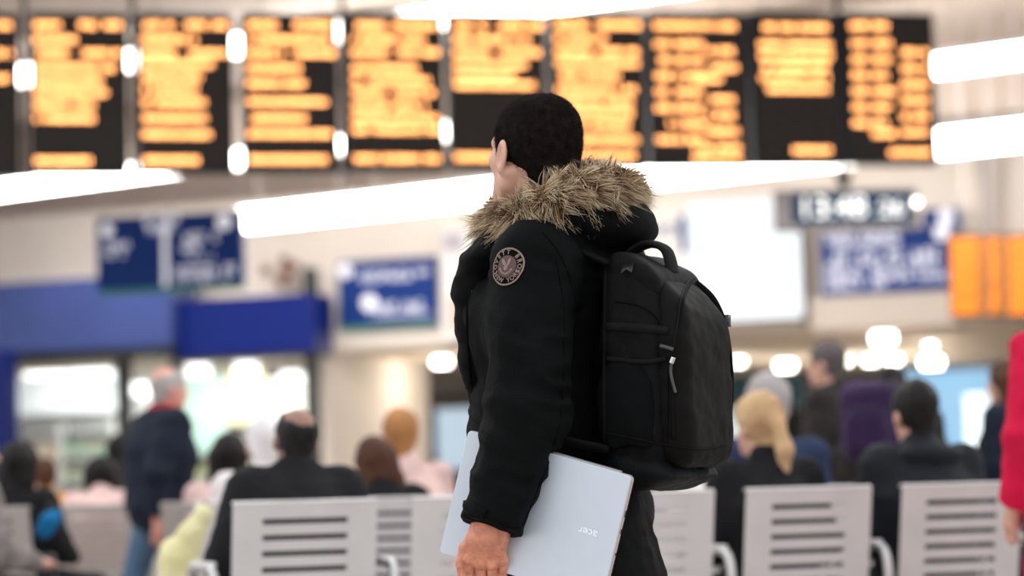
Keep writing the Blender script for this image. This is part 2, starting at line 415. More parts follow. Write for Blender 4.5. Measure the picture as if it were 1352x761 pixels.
PANELS = [
 (-95, 26, [(35, [(-85, -40), (-25, 16)]), (54, [(-85, -40)]), (72, [(-85, 17)]), (105, [(-85, 16)]), (150, [(-85, -30)]), (213, [(-85, -25)])]),
 (40, 169, [(35, [(46, 84), (105, 131), (138, 160)]), (54, [(45, 101)]), (72, [(45, 90), (109, 160)]), (91, [(45, 155)]), (108, [(45, 138)]), (124, [(46, 142)]), (141, [(46, 125)]), (158, [(46, 125)]), (214, [(47, 121)])]),
 (182, 308, [(35, [(190, 228), (245, 275), (279, 303)]), (54, [(187, 262)]), (72, [(187, 233), (250, 303)]), (86, [(187, 281)]), (103, [(188, 269)]), (120, [(188, 262)]), (137, [(188, 275)]), (158, [(189, 273)]), (179, [(189, 280)]), (213, [(190, 263)])]),
 (320, 447, [(35, [(327, 369), (388, 441)]), (54, [(325, 433)]), (72, [(325, 374), (388, 442)]), (92, [(325, 405)]), (112, [(326, 405)]), (136, [(327, 433)]), (158, [(327, 407)]), (178, [(328, 437)]), (212, [(328, 435)])]),
 (460, 586, [(36, [(464, 508), (518, 580)]), (54, [(463, 559)]), (71, [(463, 514), (525, 580)]), (92, [(464, 552)]), (108, [(464, 565)]), (124, [(465, 575)]), (142, [(465, 562)]), (158, [(465, 581)]), (173, [(465, 582)]), (211, [(467, 581)])]),
 (592, 720, [(36, [(599, 644), (658, 715)]), (54, [(598, 702)]), (71, [(598, 647), (659, 715)]), (87, [(599, 697)]), (102, [(599, 679)]), (114, [(600, 707)]), (209, [(600, 690)])]),
 (726, 851, [(35, [(732, 775), (787, 845)]), (53, [(731, 799)]), (70, [(732, 781), (789, 846)]), (85, [(733, 845)]), (102, [(733, 820)]), (120, [(734, 837)]), (136, [(735, 835)]), (151, [(735, 835)]), (167, [(736, 833)]), (186, [(737, 842)]), (207, [(738, 839)])]),
 (856, 987, [(36, [(862, 971)])] + [(60 + 21 * i, [(863 + i * .4, 886 + i * .4), (890, 926 + (i % 3) * 3)]) for i in range(7)] + [(69, [(931, 969)]), (91, [(931, 973)]), (106, [(915, 952)]), (133, [(932, 971)]), (154, [(932, 974)]), (175, [(932, 972)]), (197, [(914, 976)]), (211, [(914, 975)])]),
 (991, 1108, [(38, [(1001, 1095)]), (61, [(1000, 1097)]), (76, [(1001, 1097)]), (90, [(1005, 1094)]), (104, [(1002, 1096)]), (119, [(1011, 1091)]), (200, [(1045, 1099)])]),
 (1110, 1234, [(36, [(1120, 1172)])] + [(59 + 21 * i, [(1122 + i * .4, 1145), (1149, 1180 - (i % 3) * 6)]) for i in range(6)] + [(71 + 21 * i, [(1188, 1223 + i * .6)]) for i in range(6)] + [(178, [(1150, 1180)]), (203, [(1172, 1229)])]),
]
BO = ['cut by the left frame edge', 'first full one from the left', 'second full one from the left', 'third full one from the left', 'fourth full one from the left', 'above and left of the man with a short list', 'directly behind the man and his hood', 'with three columns right of the man', 'with a short list and footer over the clock', 'at the right end of the row with two columns']
def ytop(x): return 17.5
def ybot(x): return 231 - (x - 40) * 15.0 / 1190
for i, (x0, x1, rows) in enumerate(PANELS):
    xm = (x0 + x1) / 2
    e, wd, ht = on_plane(BOARD, 'departure_board', x0, ytop(xm), x1, ybot(xm), 0, 'hanging amber dot-matrix departure board, ' + BO[i], 'display board', 'departure boards in the hanging row')
    MB().box((0, 0.06, 0), (wd, 0.22, ht)).build('housing', M_HOUSING, e, bevel=0.012)
    sc_ = MB().box((0, -0.06, 0), (wd * 0.93, 0.02, ht * 0.955)).build('screen', M_SCREEN, e)
    for (y, segs) in rows:
        for (a, b) in segs:
            led_line(BOARD, e, a, b, y, 0.0088, 7, e, M_LED)
    for s in (-0.3, 0.3): MB().tube([(s * wd, 0.06, ht / 2), (s * wd, 0.06, ZC - e.location[2])], 0.012, 6).build('hanger', M_GREYMETAL, e)
# narrow posts between the boards on the left, where a bright fitting shows in the gap
mbp = 0
for px in (33, 176, 453):
    e, wd, ht = on_plane(BOARD, 'board_post', px - 4, 0, px + 4, 232, -0.25, 'slim grey post in the gap %s' % {33: 'left of the first full departure board', 176: 'between first and second full departure boards', 453: 'between third and fourth full departure boards'}[px], 'post', 'posts behind the boards')
    MB().box((0, 0, 0.2), (wd, 0.04, ht + 0.4)).build('post', mat('grey_post', (.09, .075, .082), .6), e)
    MB().box((0, 0, -ht / 2), (wd * 1.6, 0.07, 0.05)).build('foot_cap', M_GREYMETAL, e)

# smaller orange boards on the right
OR = Plane(U(1300, 360, 30.0), (1.0, -0.16))
for i, (x0, x1, lab) in enumerate(((1253, 1300, 'left one of the three at the right frame edge'), (1302, 1326, 'narrow middle one at the right frame edge'), (1328, 1375, 'cut by the right frame edge'))):
    e, wd, ht = on_plane(OR, 'departure_board', x0, 309, x1, 420, 0, 'small orange text-filled departure board, ' + lab, 'display board', 'small orange boards at the right')
    MB().box((0, 0.06, 0), (wd, 0.2, ht)).build('housing', M_HOUSING, e, bevel=0.01)
    MB().box((0, -0.05, 0), (wd * 0.94, 0.02, ht * 0.93)).build('screen', mat('dim_orange_screen', (0.35, 0.12, 0.01), 0.5, emit=(1.0, 0.30, 0.01), es=0.10, sample=False), e)
    for k in range(13):
        led_line(OR, e, x0 + 4, x1 - 5 - (k * 7 % 5) * 1.2, 318 + k * 7.9, 0.0105, 5, e, M_LED2, gap=0.04, fillp=0.8)
    MB().tube([(0, 0.06, ht / 2), (0, 0.06, ZC - e.location[2])], 0.012, 6).build('hanger', M_GREYMETAL, e)

# ---------------------------------------------------------------- signs with blurred white print
def glyph_run(x0, x1, z, h, y, mb):
    """a run of illegible letter-sized strokes"""
    x = x0
    while x < x1 - h * 0.4:
        wl = h * random.uniform(0.45, 0.7)
        if random.random() > 0.14:
            st = h * 0.2
            mb.box((x + st / 2, y, z), (st, 0.006, h))
            k = random.randrange(3)
            if k != 1: mb.box((x + wl / 2, y, z + h * 0.4), (wl, 0.006, st))
            if k != 2: mb.box((x + wl / 2, y, z - h * 0.02), (wl, 0.006, st))
            if k: mb.box((x + wl / 2, y, z - h * 0.4), (wl, 0.006, st))
        x += wl + h * 0.22
    return mb
def sign(pl, name, rect, label, runs, icons=(), thick=0.1, hang=None, edge=None, m=None, off=0.0):
    x0, y0, x1, y1 = rect
    e, wd, ht = on_plane(pl, name, x0, y0, x1, y1, off, label, 'sign')
    MB().box((0, thick / 2, 0), (wd, thick, ht)).build('panel', m or M_SIGN, e, bevel=0.01)
    for (a, b, yv, h) in runs:   # fractions of the sign
        mb = glyph_run((a - .5) * wd, (b - .5) * wd, (.5 - yv) * ht, h * ht, -0.004, MB())
        if mb.v: o = mb.build('text_line', M_SIGNTX, e); o['kind'] = 'stuff'
    for (a, yv, r) in icons:
        MB().disc(((a - .5) * wd, -0.001, (.5 - yv) * ht), (0, -1, 0), r * ht, 0.006).build('pictogram', M_SIGNTX, e)
    if edge is not None: MB().box((0, thick / 2, -ht / 2 - 0.03), (wd, thick * 0.9, 0.06)).build('lower_edge', edge, e)
    if hang:
        for f in hang: MB().tube([((f - .5) * wd, thick / 2, ht / 2), ((f - .5) * wd, thick / 2, ZC - e.location[2])], 0.012, 6).build('hanging_rod', M_GREYMETAL, e)
    return e, wd, ht
S1 = Plane(U(222, 330, 30.0), (1.0, -0.28))
M_GREEN = mat('green_edge', (0.02, 0.22, 0.16), 0.5)
e, wd, ht = sign(S1, 'hanging_sign', (127, 283, 319, 379), 'large hanging blue two-panel direction sign with white print at the left',
     [(.08, .28, .38, .10), (.06, .22, .50, .10), (.34, .62, .08, .13), (.36, .60, .2, .1), (.56, .86, .34, .13), (.56, .80, .48, .11), (.58, .82, .62, .06), (.55, .96, .80, .13), (.55, .9, .92, .07)], [(.075, .17, .09), (.88, .15, .11)], hang=(.03, .5, .97), edge=M_GREEN)
MB().box(((.475 - .5) * wd, -0.003, -0.06 * ht), (0.07, 0.01, ht * 0.86)).build('divider', M_SIGNTX, e)
sign(WALL, 'wall_sign', (446, 342, 575, 428), 'blue sign with two rows of white print on the cream wall', [(.24, .78, .26, .15), (.80, .98, .22, .1), (.40, .96, .74, .14), (.3, .95, .86, .06)], [(.08, .15, .11), (.32, .66, .13)], off=0.25, edge=M_GREEN)
sign(WALL, 'wall_sign', (1082, 303, 1262, 387), 'wide blue wall sign with dense white print below the clock', [(.06, .62, .08, .15), (.1, .6, .2, .1), (.05, .95, .42, .17), (.05, .95, .56, .15), (.05, .66, .73, .15), (.05, .5, .86, .1), (.72, .95, .78, .12)], [(.9, .1, .12)], off=0.3)
sign(WALL, 'wall_sign', (1218, 276, 1268, 306), 'small square blue sign with a white pictogram right of the clock', [(.3, .9, .8, .2)], [(.62, .35, .34)], off=0.3)
# cream box under the wide sign
e, wd, ht = on_plane(WALL, 'sign_box', 1068, 388, 1264, 432, 0.35, 'cream bulkhead box under the wide blue sign', 'bulkhead')
SB_Z = e.location[2] - ht / 2 - 0.04
MB().box((0, 0.2, 0), (wd, 0.4, ht)).build('shell', mat('box_paint', (.56, .49, .43), .75, noise=.04), e, bevel=0.02); MB().box((0, 0.2, -ht / 2 - 0.02), (wd * 1.01, 0.42, 0.04)).build('lower_trim', mat('brown_edge2', (0.4, 0.3, 0.22), 0.7), e)
# lit advert screens
e, wd, ht = on_plane(WALL, 'advert_screen', 908, 262, 1058, 424, 0.5, 'large glowing white advertising screen right of the man', 'screen')
MB().box((0, 0.12, 0), (wd, 0.2, ht)).build('frame', M_GREYMETAL, e); MB().box((0, 0.005, 0), (wd * .985, 0.03, ht * .985)).build('lit_panel', M_LIGHTBOX, e)
e, wd, ht = on_plane(WALL, 'poster', 852, 283, 909, 420, 0.3, 'pale poster with navy print left of the white advertising screen', 'poster')
MB().box((0, 0.03, 0), (wd, 0.06, ht)).build('sheet', M_WHITE, e)
o = glyph_run(-wd * .35, wd * .42, ht * .35, ht * .1, -0.004, MB()).build('text_line', M_SIGN, e); o['kind'] = 'stuff'
MB().box((wd * .4, -0.002, ht * .3), (wd * .16, 0.006, ht * .36)).build('navy_band', M_SIGN, e)
e, wd, ht = on_plane(WALL, 'poster', 582, 296, 668, 446, 0.3, 'tall pale poster with a pink block left of the man', 'poster')
MB().box((0, 0.03, 0), (wd, 0.06, ht)).build('sheet', M_WHITE, e)
MB().box((-wd * .22, -0.002, -ht * .28), (wd * .34, 0.006, ht * .3)).build('pink_block', mat('pink_print', (0.75, 0.45, 0.38), 0.6), e)
MB().box((-wd * .3, -0.002, ht * .35), (wd * .3, 0.006, ht * .16)).build('grey_block', mat('lilac_print', (0.5, 0.45, 0.52), 0.6), e)

# hanging clock
CL = Plane(U(1118, 277, 27.5), (1.0, 0.05))
e, wd, ht = on_plane(CL, 'hanging_clock', 1022, 249, 1213, 303, 0, 'hanging digital station clock reading 13:48:26 in white on blue', 'clock')
MB().box((0, 0.1, 0), (wd, 0.2, ht)).build('housing', M_GREYMETAL, e, bevel=0.02)
fx0, fx1 = (1046 - 1022) / 191 - .5, (1204 - 1022) / 191 - .5
MB().box(((fx0 + fx1) / 2 * wd, -0.005, 0.01), ((fx1 - fx0) * wd, 0.03, ht * .76)).build('face', mat('clock_face_blue', (0.008, 0.07, 0.16), 0.5, spec=.1), e)
M_DIG = mat('clock_digit_white', (0.9, 0.9, 0.9), 0.5, emit=(1.0, 0.96, 0.90), es=1.25, sample=False)
for t, s, cx, dz in (('13:48', 0.36, 0.40, 0.01), (':26', 0.28, 0.795, -0.01)):
    V, F = text_mesh(t, s, 0.0)
    mesh_obj('digits', np.stack([V[:, 0] + (cx - .5) * wd, np.full(len(V), -0.024), V[:, 1] + dz], 1), F, M_DIG, e, False)
MB().disc((wd * .485, -0.001, 0.06), (0, -1, 0), 0.035, 0.02).build('indicator_light', mat('warm_indicator', (.9, .8, .7), .5, emit=(1, .86, .78), es=6, sample=False), e)
MB().tube([(0, 0.1, ht / 2), (0, 0.1, ZC - e.location[2])], 0.035, 8).build('hanging_stem', M_DARK, e)
MB().tube([(0, 0.1, 0.42), (0, 0.1, ht / 2)], [0.11, 0.03], 8).build('stem_cone', M_DARK, e)

# ---------------------------------------------------------------- shop on the left under a blue fascia
FA = Plane(WALL.hit(0, 420, 0.9), WALL.t)
e, wd, ht = on_plane(FA, 'shop_fascia', -300, 377, 216, 470, 0.5, 'blue shop fascia with painted-in pale haze, running out of the left edge', 'fascia')
MB().box((0, 0.5, 0), (wd, 1.0, ht)).build('panel', mat('blue_fascia_painted_haze', (0.045, 0.075, 0.27), 0.3, noise=0.2, nscale=0.5), e, bevel=0.03)  # paler blue stands in for light and reflection on this face
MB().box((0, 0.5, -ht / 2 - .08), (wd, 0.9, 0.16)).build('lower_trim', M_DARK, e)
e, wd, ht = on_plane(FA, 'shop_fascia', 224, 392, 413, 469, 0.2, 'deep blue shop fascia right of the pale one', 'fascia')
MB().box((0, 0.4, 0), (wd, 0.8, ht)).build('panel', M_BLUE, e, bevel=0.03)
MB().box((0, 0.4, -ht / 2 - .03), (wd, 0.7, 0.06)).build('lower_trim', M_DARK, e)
c = FA.hit(2, 560, 1.3); 
e = empty('shop_pillar', (c[0], c[1], 0), WALL.rz, 'blue pillar under the fascia at the left edge', 'pillar')
MB().box((0, 0, 1.75), (0.42, 0.42, 3.5)).build('shaft', M_BLUE, e, bevel=0.02); MB().box((0, 0, 0.1), (0.5, 0.5, 0.2)).build('plinth', M_DARK, e)
# brown round emblem on the wall above the fascia
e, wd, ht = on_plane(WALL, 'shop_emblem', 340, 335, 402, 382, 0.3, 'brown wreath-like shop emblem above the blue fascia', 'sign')
M_BRN = mat('brown_emblem', (0.22, 0.11, 0.07), 0.6)
for a, z, r in ((-.3, .05, .10), (.1, .28, .11), (.12, -.02, .12), (.02, -.3, .12), (.32, .12, .09), (.3, -.36, .08)):
    MB().disc((a * wd, -0.002, z * ht), (0, -1, 0), r * wd, 0.05, 16).build('medallion', M_BRN, e)
# lit shelves inside the shop
M_SHELF = mat('shelf_grey', (0.55, 0.58, 0.60), 0.5); M_GLOW = mat('shop_light_panel', (.9, .9, .9), .5, emit=(0.97, 1.0, 1.0), es=1.8)
PC = [(0.35, .45, .6), (.8, .8, .78), (.75, .55, .35), (.3, .5, .4), (.85, .75, .35), (.6, .65, .7)]
LF = ['far left', 'left', 'middle', 'right', 'far right']
for i, px in enumerate((-60, 50, 120, 285, 365)):
    c = SHOP.hit(px, 560, 0.35)
    e = empty('display_shelf', (c[0], c[1], 0), WALL.rz, '%s white shelf unit with goods inside the bright shop' % LF[i], 'shelf', 'shop shelves')
    for z in (0.3, 0.8, 1.3, 1.8, 2.3): MB().box((0, 0, z), (1.1, 0.4, 0.05)).build('shelf_board', M_SHELF, e)
    MB().box((0, 0.22, 1.25), (1.12, 0.04, 2.5)).build('back_panel', M_WHITE, e)
    for s in (-1, 1): MB().box((s * .56, 0, 1.25), (0.03, 0.42, 2.5)).build('side_panel', M_WHITE, e)
    mb = MB()
    for z in (0.3, 0.8, 1.3, 1.8):
        for k in range(7): mb.box((-.46 + k * .155, -.03, z + .025 + .14), (0.12, 0.2, 0.28))
    o = mb.build('goods', mat('goods_%d' % i, PC[i], .6, col2=PC[(i + 1) % 6], nscale=3), e); o['kind'] = 'stuff'
for i, (px, py, zz) in enumerate(((60, 490, 3.2), (120, 492, 3.2), (262, 489, 3.1), (325, 488, 3.1), (385, 500, 3.2), (190, 515, 2.6))):
    c = SHOP.hit(px, py, 1.6 if i != 5 else 0.9)
    e = empty('shop_light', c, WALL.rz, '%s bright lamp panel inside the shop' % ('first', 'second', 'third', 'fourth', 'fifth', 'wall-mounted')[i], 'lamp', 'shop lamps')
    wl = 0.75 if i < 2 else 0.32
    MB().box((0, 0, 0), (wl, 0.3, 0.22)).build('glowing_panel', M_GLOW, e); MB().box((0, 0, .14), (wl + .06, .34, .06)).build('lamp_frame', M_WHITE, e)
    MB().tube([(0, 0, .17), (0, 0, 3.4 - c[2])], 0.015, 6).build('hanging_rod', M_GREYMETAL, e)
    ld = bpy.data.lights.new('shop_light_glow', 'AREA'); ld.energy = 11; ld.color = (0.97, 1, 0.97); ld.size = wl; lo = bpy.data.objects.new('glow', ld); C.objects.link(lo); lo.parent = e; lo.location = (0, -0.2, -0.2); lo.rotation_euler = (0.5, 0, 0)
# colourful shop panels between the shelves
for i, (x0, y0, x1, y1, col, lab, es) in enumerate(((20, 488, 152, 545, (.80, .86, .88), 'white backlit panel behind the left shop window', .22), (240, 500, 296, 600, (.55, .82, .70), 'pale green backlit panel inside the shop', .12), (302, 490, 348, 560, (.92, .88, .50), 'pale yellow backlit panel inside the shop', .2), (354, 500, 410, 610, (.92, .92, .84), 'cream backlit panel inside the shop', .12))):
    e, wd, ht = on_plane(SHOP, 'light_panel', x0, y0, x1, y1, 0.75, lab, 'light panel')
    MB().box((0, 0.02, 0), (wd, 0.04, ht)).build('panel', mat('panel_%d' % i, col, .5, emit=col, es=es), e); MB().box((0, 0.05, 0), (wd + .06, 0.03, ht + .06)).build('frame', M_WHITE, e)

# ---------------------------------------------------------------- arcade lamps and far shops
M_LAMP = mat('downlight_glow', (.95, .95, .9), .5, emit=(1.0, .98, .90), es=8.0)
LAMPS = [(583, 474, .15, 'left of the man over the arcade'), (1166, 434, .17, 'highest in the arcade, under the sign box'), (1150, 473, .13, 'left one of a close pair under the highest lamp'), (1180, 472, .13, 'right one of a close pair under the highest lamp'), (1230, 474, .2, 'large and low over the pale blue screens'), (1037, 479, .17, 'above the grey-haired seated person'), (1115, 474, .11, 'narrow, between the standing man and the purple backpack'), (974, 475, .12, 'beside the backpack edge'), (1228, 455, .08, 'small, just above the large low lamp')]
for px, py, r, lab in LAMPS:
    z = 3.36 if py > 445 else 3.3
    c = UZ(px, py, z) if py > 445 else WALL.hit(px, py, 0.12)
    if py < 445: c[2] = SB_Z - 0.05
    if c[1] > 58: c = U(px, py, 56)
    e = empty('downlight', c, 0, 'round glowing downlight ' + lab, 'lamp', 'arcade downlights')
    MB().disc((0, 0, -r * .8), (0, 0, 1), r, r * .8, 20, up=(0, 1, 0)).build('globe', M_LAMP, e, True); MB().disc((0, 0, 0), (0, 0, 1), r * 1.12, 0.04, 20, up=(0, 1, 0)).build('rim', M_WHITE, e)
    ld = bpy.data.lights.new('downlight_glow', 'POINT'); ld.energy = 22; ld.color = (1, .90, .76); ld.shadow_soft_size = 0.2; lo = bpy.data.objects.new('glow', ld); C.objects.link(lo); lo.parent = e; lo.location = (0, 0, -r - 0.35)
for x0, y0, x1, y1, col, es, lab, off in ((1178, 490, 1312, 620, (.30, .58, .86), .45, 'wide pale blue lit shop screen on the right', 4.0), (1192, 545, 1220, 600, (.85, .95, 1.0), 1.1, 'round-topped white figure panel on the blue screen', 4.8), (1275, 520, 1305, 610, (.80, .93, 1.0), 1.0, 'white vertical panel at the right of the blue screen', 4.8), (966, 495, 1062, 540, (.03, .13, .17), .0, 'dark teal shop panel behind the grey-haired person', 4.0), (966, 540, 1022, 620, (.70, .86, .84), .7, 'pale green lit window beside the backpack', 5.0), (1100, 500, 1180, 640, (.10, .09, .09), 0, 'dark shop front between the lamps and the blue screen', 4.0), (553, 545, 572, 600, (.02, .22, .40), .1, 'narrow teal blue panel far left of the man', 4.6), (574, 540, 626, 620, (.60, .74, .86), .5, 'pale blue lit window left of the man', 4.0), (425, 500, 552, 600, (.88, .80, .68), .55, 'warm cream lit shop window behind the seated people', 4.0)):
    e, wd, ht = on_plane(FAR, 'shop_screen', x0, y0, x1, y1, off, lab, 'shop screen')
    MB().box((0, 0.05, 0), (wd, 0.1, ht)).build('panel', mat('shop_panel_' + lab[:14], col, .4, emit=col if es else None, es=es, noise=.1, nscale=1.2), e); MB().box((0, 0.12, 0), (wd + .08, 0.06, ht + .08)).build('frame', M_GREYMETAL, e)
    MB().box((0, .3, -ht / 2 - e.location[2] / 2 + ht / 4), (wd * .9, .1, max(.1, e.location[2] - ht / 2))).build('plinth', M_DARK, e)
e, wd, ht = on_plane(FAR, 'arcade_kiosk', 1310, 480, 1420, 640, 12.0, 'dark grey kiosk at the right edge behind the red coat', 'kiosk')
MB().box((0, 0.5, 0), (wd, 1.0, ht)).build('body', mat('kiosk_grey', (.09, .10, .12), .6), e, bevel=.03); MB().box((0, 0.5, -ht / 2 - .4), (wd * .95, .9, .9)).build('plinth', M_DARK, e)
# ---------------------------------------------------------------- steel bench seating
M_SEAT = mat('grey_powder_coated_steel', (0.60, 0.565, 0.56), 0.38, metal=0.0, noise=0.05, nscale=5, bump=0.02)
M_SEAT2 = mat('warm_grey_powder_coated_steel', (0.44, 0.385, 0.36), 0.45, metal=0.0, noise=0.05, nscale=5)
def sheet(prof, w_, holes_rows, xs, mat_, name, parent, th=0.006):
    """bent sheet: prof list of (y,z) with a flag whether the row between i and i+1 is slotted in the middle"""
    V = []; F = []
    for (y, z) in prof:
        for x in xs: V.append((x, y, z))
    n = len(xs); mid = n // 2 - 1
    for i in range(len(prof) - 1):
        for j in range(n - 1):
            if i in holes_rows and j == mid: continue
            F.append((i * n + j, i * n + j + 1, (i + 1) * n + j + 1, (i + 1) * n + j))
    o = mesh_obj(name, V, F, mat_, parent, False)
    m = o.modifiers.new('thickness', 'SOLIDIFY'); m.thickness = th; m.offset = 0
    b = o.modifiers.new('edge', 'BEVEL'); b.width = 0.0015; b.segments = 1; b.limit_method = 'ANGLE'
    return o
def make_bench(loc, rz, n, label, m, pitch=0.625, first=0.0, slots=6, skip=None, arms=True):
    e = empty('bench', loc, rz, label, 'bench', 'steel bench seating')
    W = 0.5; ZT = 0.91
    zs = [0.47]; hr = set(); prof = []
    # backrest profile from bottom to top, leaning back towards the viewer
    z = 0.455; prof.append((0.06, z)); z = ZT - 0.058 - (slots - 1) * 0.054 - 0.02
    def yb(z): return 0.06 - (z - 0.455) * 0.17
    rows = []
    for k in range(slots):
        prof.append((yb(z), z)); hr.add(len(prof) - 1); prof.append((yb(z + 0.018), z + 0.018)); z += 0.054
    prof += [(yb(ZT - 0.02), ZT - 0.02), (yb(ZT) - 0.001, ZT - 0.004), (yb(ZT) + 0.012, ZT), (yb(ZT) + 0.03, ZT - 0.006)]
    xs = [-W / 2, -W / 2 + 0.012, -0.147, 0.147, W / 2 - 0.012, W / 2]
    bk = None; pn = None; ar = None
    xp = [first + i * pitch for i in range(n)]
    for i, x in enumerate(xp):
        if bk is None:
            bk = sheet(prof, W, hr, xs, m, 'backrest', e); bk.location.x = x
            sp = [(0.06, 0.455), (0.09, 0.437), (0.16, 0.43), (0.178, 0.43), (0.232, 0.43), (0.25, 0.43), (0.304, 0.43), (0.322, 0.43), (0.43, 0.435), (0.47, 0.43), (0.485, 0.405)]
            pn = sheet(sp, W, {2, 4, 6}, xs, m, 'seat', e); pn.location.x = x
            o_br = MB().box((-0.16, 0.07, 0.42), (0.03, 0.12, 0.16)).box((0.16, 0.07, 0.42), (0.03, 0.12, 0.16)).build('bracket', M_STEEL, e); o_br.location.x = x
        else:
            for src in (bk, pn, o_br):
                q = src.copy(); C.objects.link(q); q.parent = e; q.location.x = x
    for i in range(n + 1):
        x = first + (i - 0.5) * pitch
        if i == skip or not arms: continue
        if ar is None:
            pts = spline([(0, 0.03, 0.42), (0, 0.0, 0.56), (0, 0.02, 0.665), (0, 0.1, 0.69), (0, 0.32, 0.685), (0, 0.40, 0.65), (0, 0.40, 0.43)], 5)
            ar = MB().tube(pts, 0.018, 8).build('armrest', M_STEEL, e, True); ar.location.x = x
            pad = MB().box((0, 0.2, 0.70), (0.045, 0.26, 0.022)).build('armrest_pad', mat('white_armrest', (.7, .68, .66), .4), e, bevel=.006); pad.location.x = x
        else:
            for src in (ar, pad):
                q = src.copy(); C.objects.link(q); q.parent = e; q.location.x = x
    x0, x1 = xp[0] - pitch / 2, xp[-1] + pitch / 2
    MB().box(((x0 + x1) / 2, 0.2, 0.37), (x1 - x0, 0.07, 0.07)).build('beam', M_STEEL, e, bevel=.008)
    for x in ((x0 * .8 + x1 * .2), (x0 * .2 + x1 * .8)):
        MB().box((x, 0.2, 0.18), (0.06, 0.06, 0.34)).box((x, 0.2, 0.02), (0.07, 0.55, 0.04)).build('leg', M_STEEL, e, bevel=.008)
    return e
R0 = np.array(((396 - 676) / FPX * 8.2, 8.2, 0)); R4 = np.array(((1259 - 676) / FPX * 9.0, 9.0, 0))
ROWT = (R4 - R0) / np.linalg.norm(R4 - R0); ROWZ = math.atan2(ROWT[1], ROWT[0]); PITCH_S = np.linalg.norm(R4 - R0) / 4
make_bench(R0, ROWZ, 2, 'grey slotted steel bench nearest the camera, behind the laptop and black-coated man', M_SEAT, PITCH_S, skip=2)
make_bench(R0 + ROWT * PITCH_S * 2, ROWZ, 4, 'grey slotted steel bench at the right under the ponytail and dark-haired sitters', M_SEAT, PITCH_S)
BC = np.array(((326 - 676) / FPX * 10.5, 10.5, 0))
make_bench(BC, 0.0, 5, 'second-row grey steel bench partly hidden behind the nearest one', M_SEAT, 0.59)
BB = np.array(((-9 - 676) / FPX * 14.0, 14.0, 0))
make_bench(BB, 0.0, 3, 'distant warm grey slotted bench at the left with pink-clad sitter', M_SEAT2, 0.59)

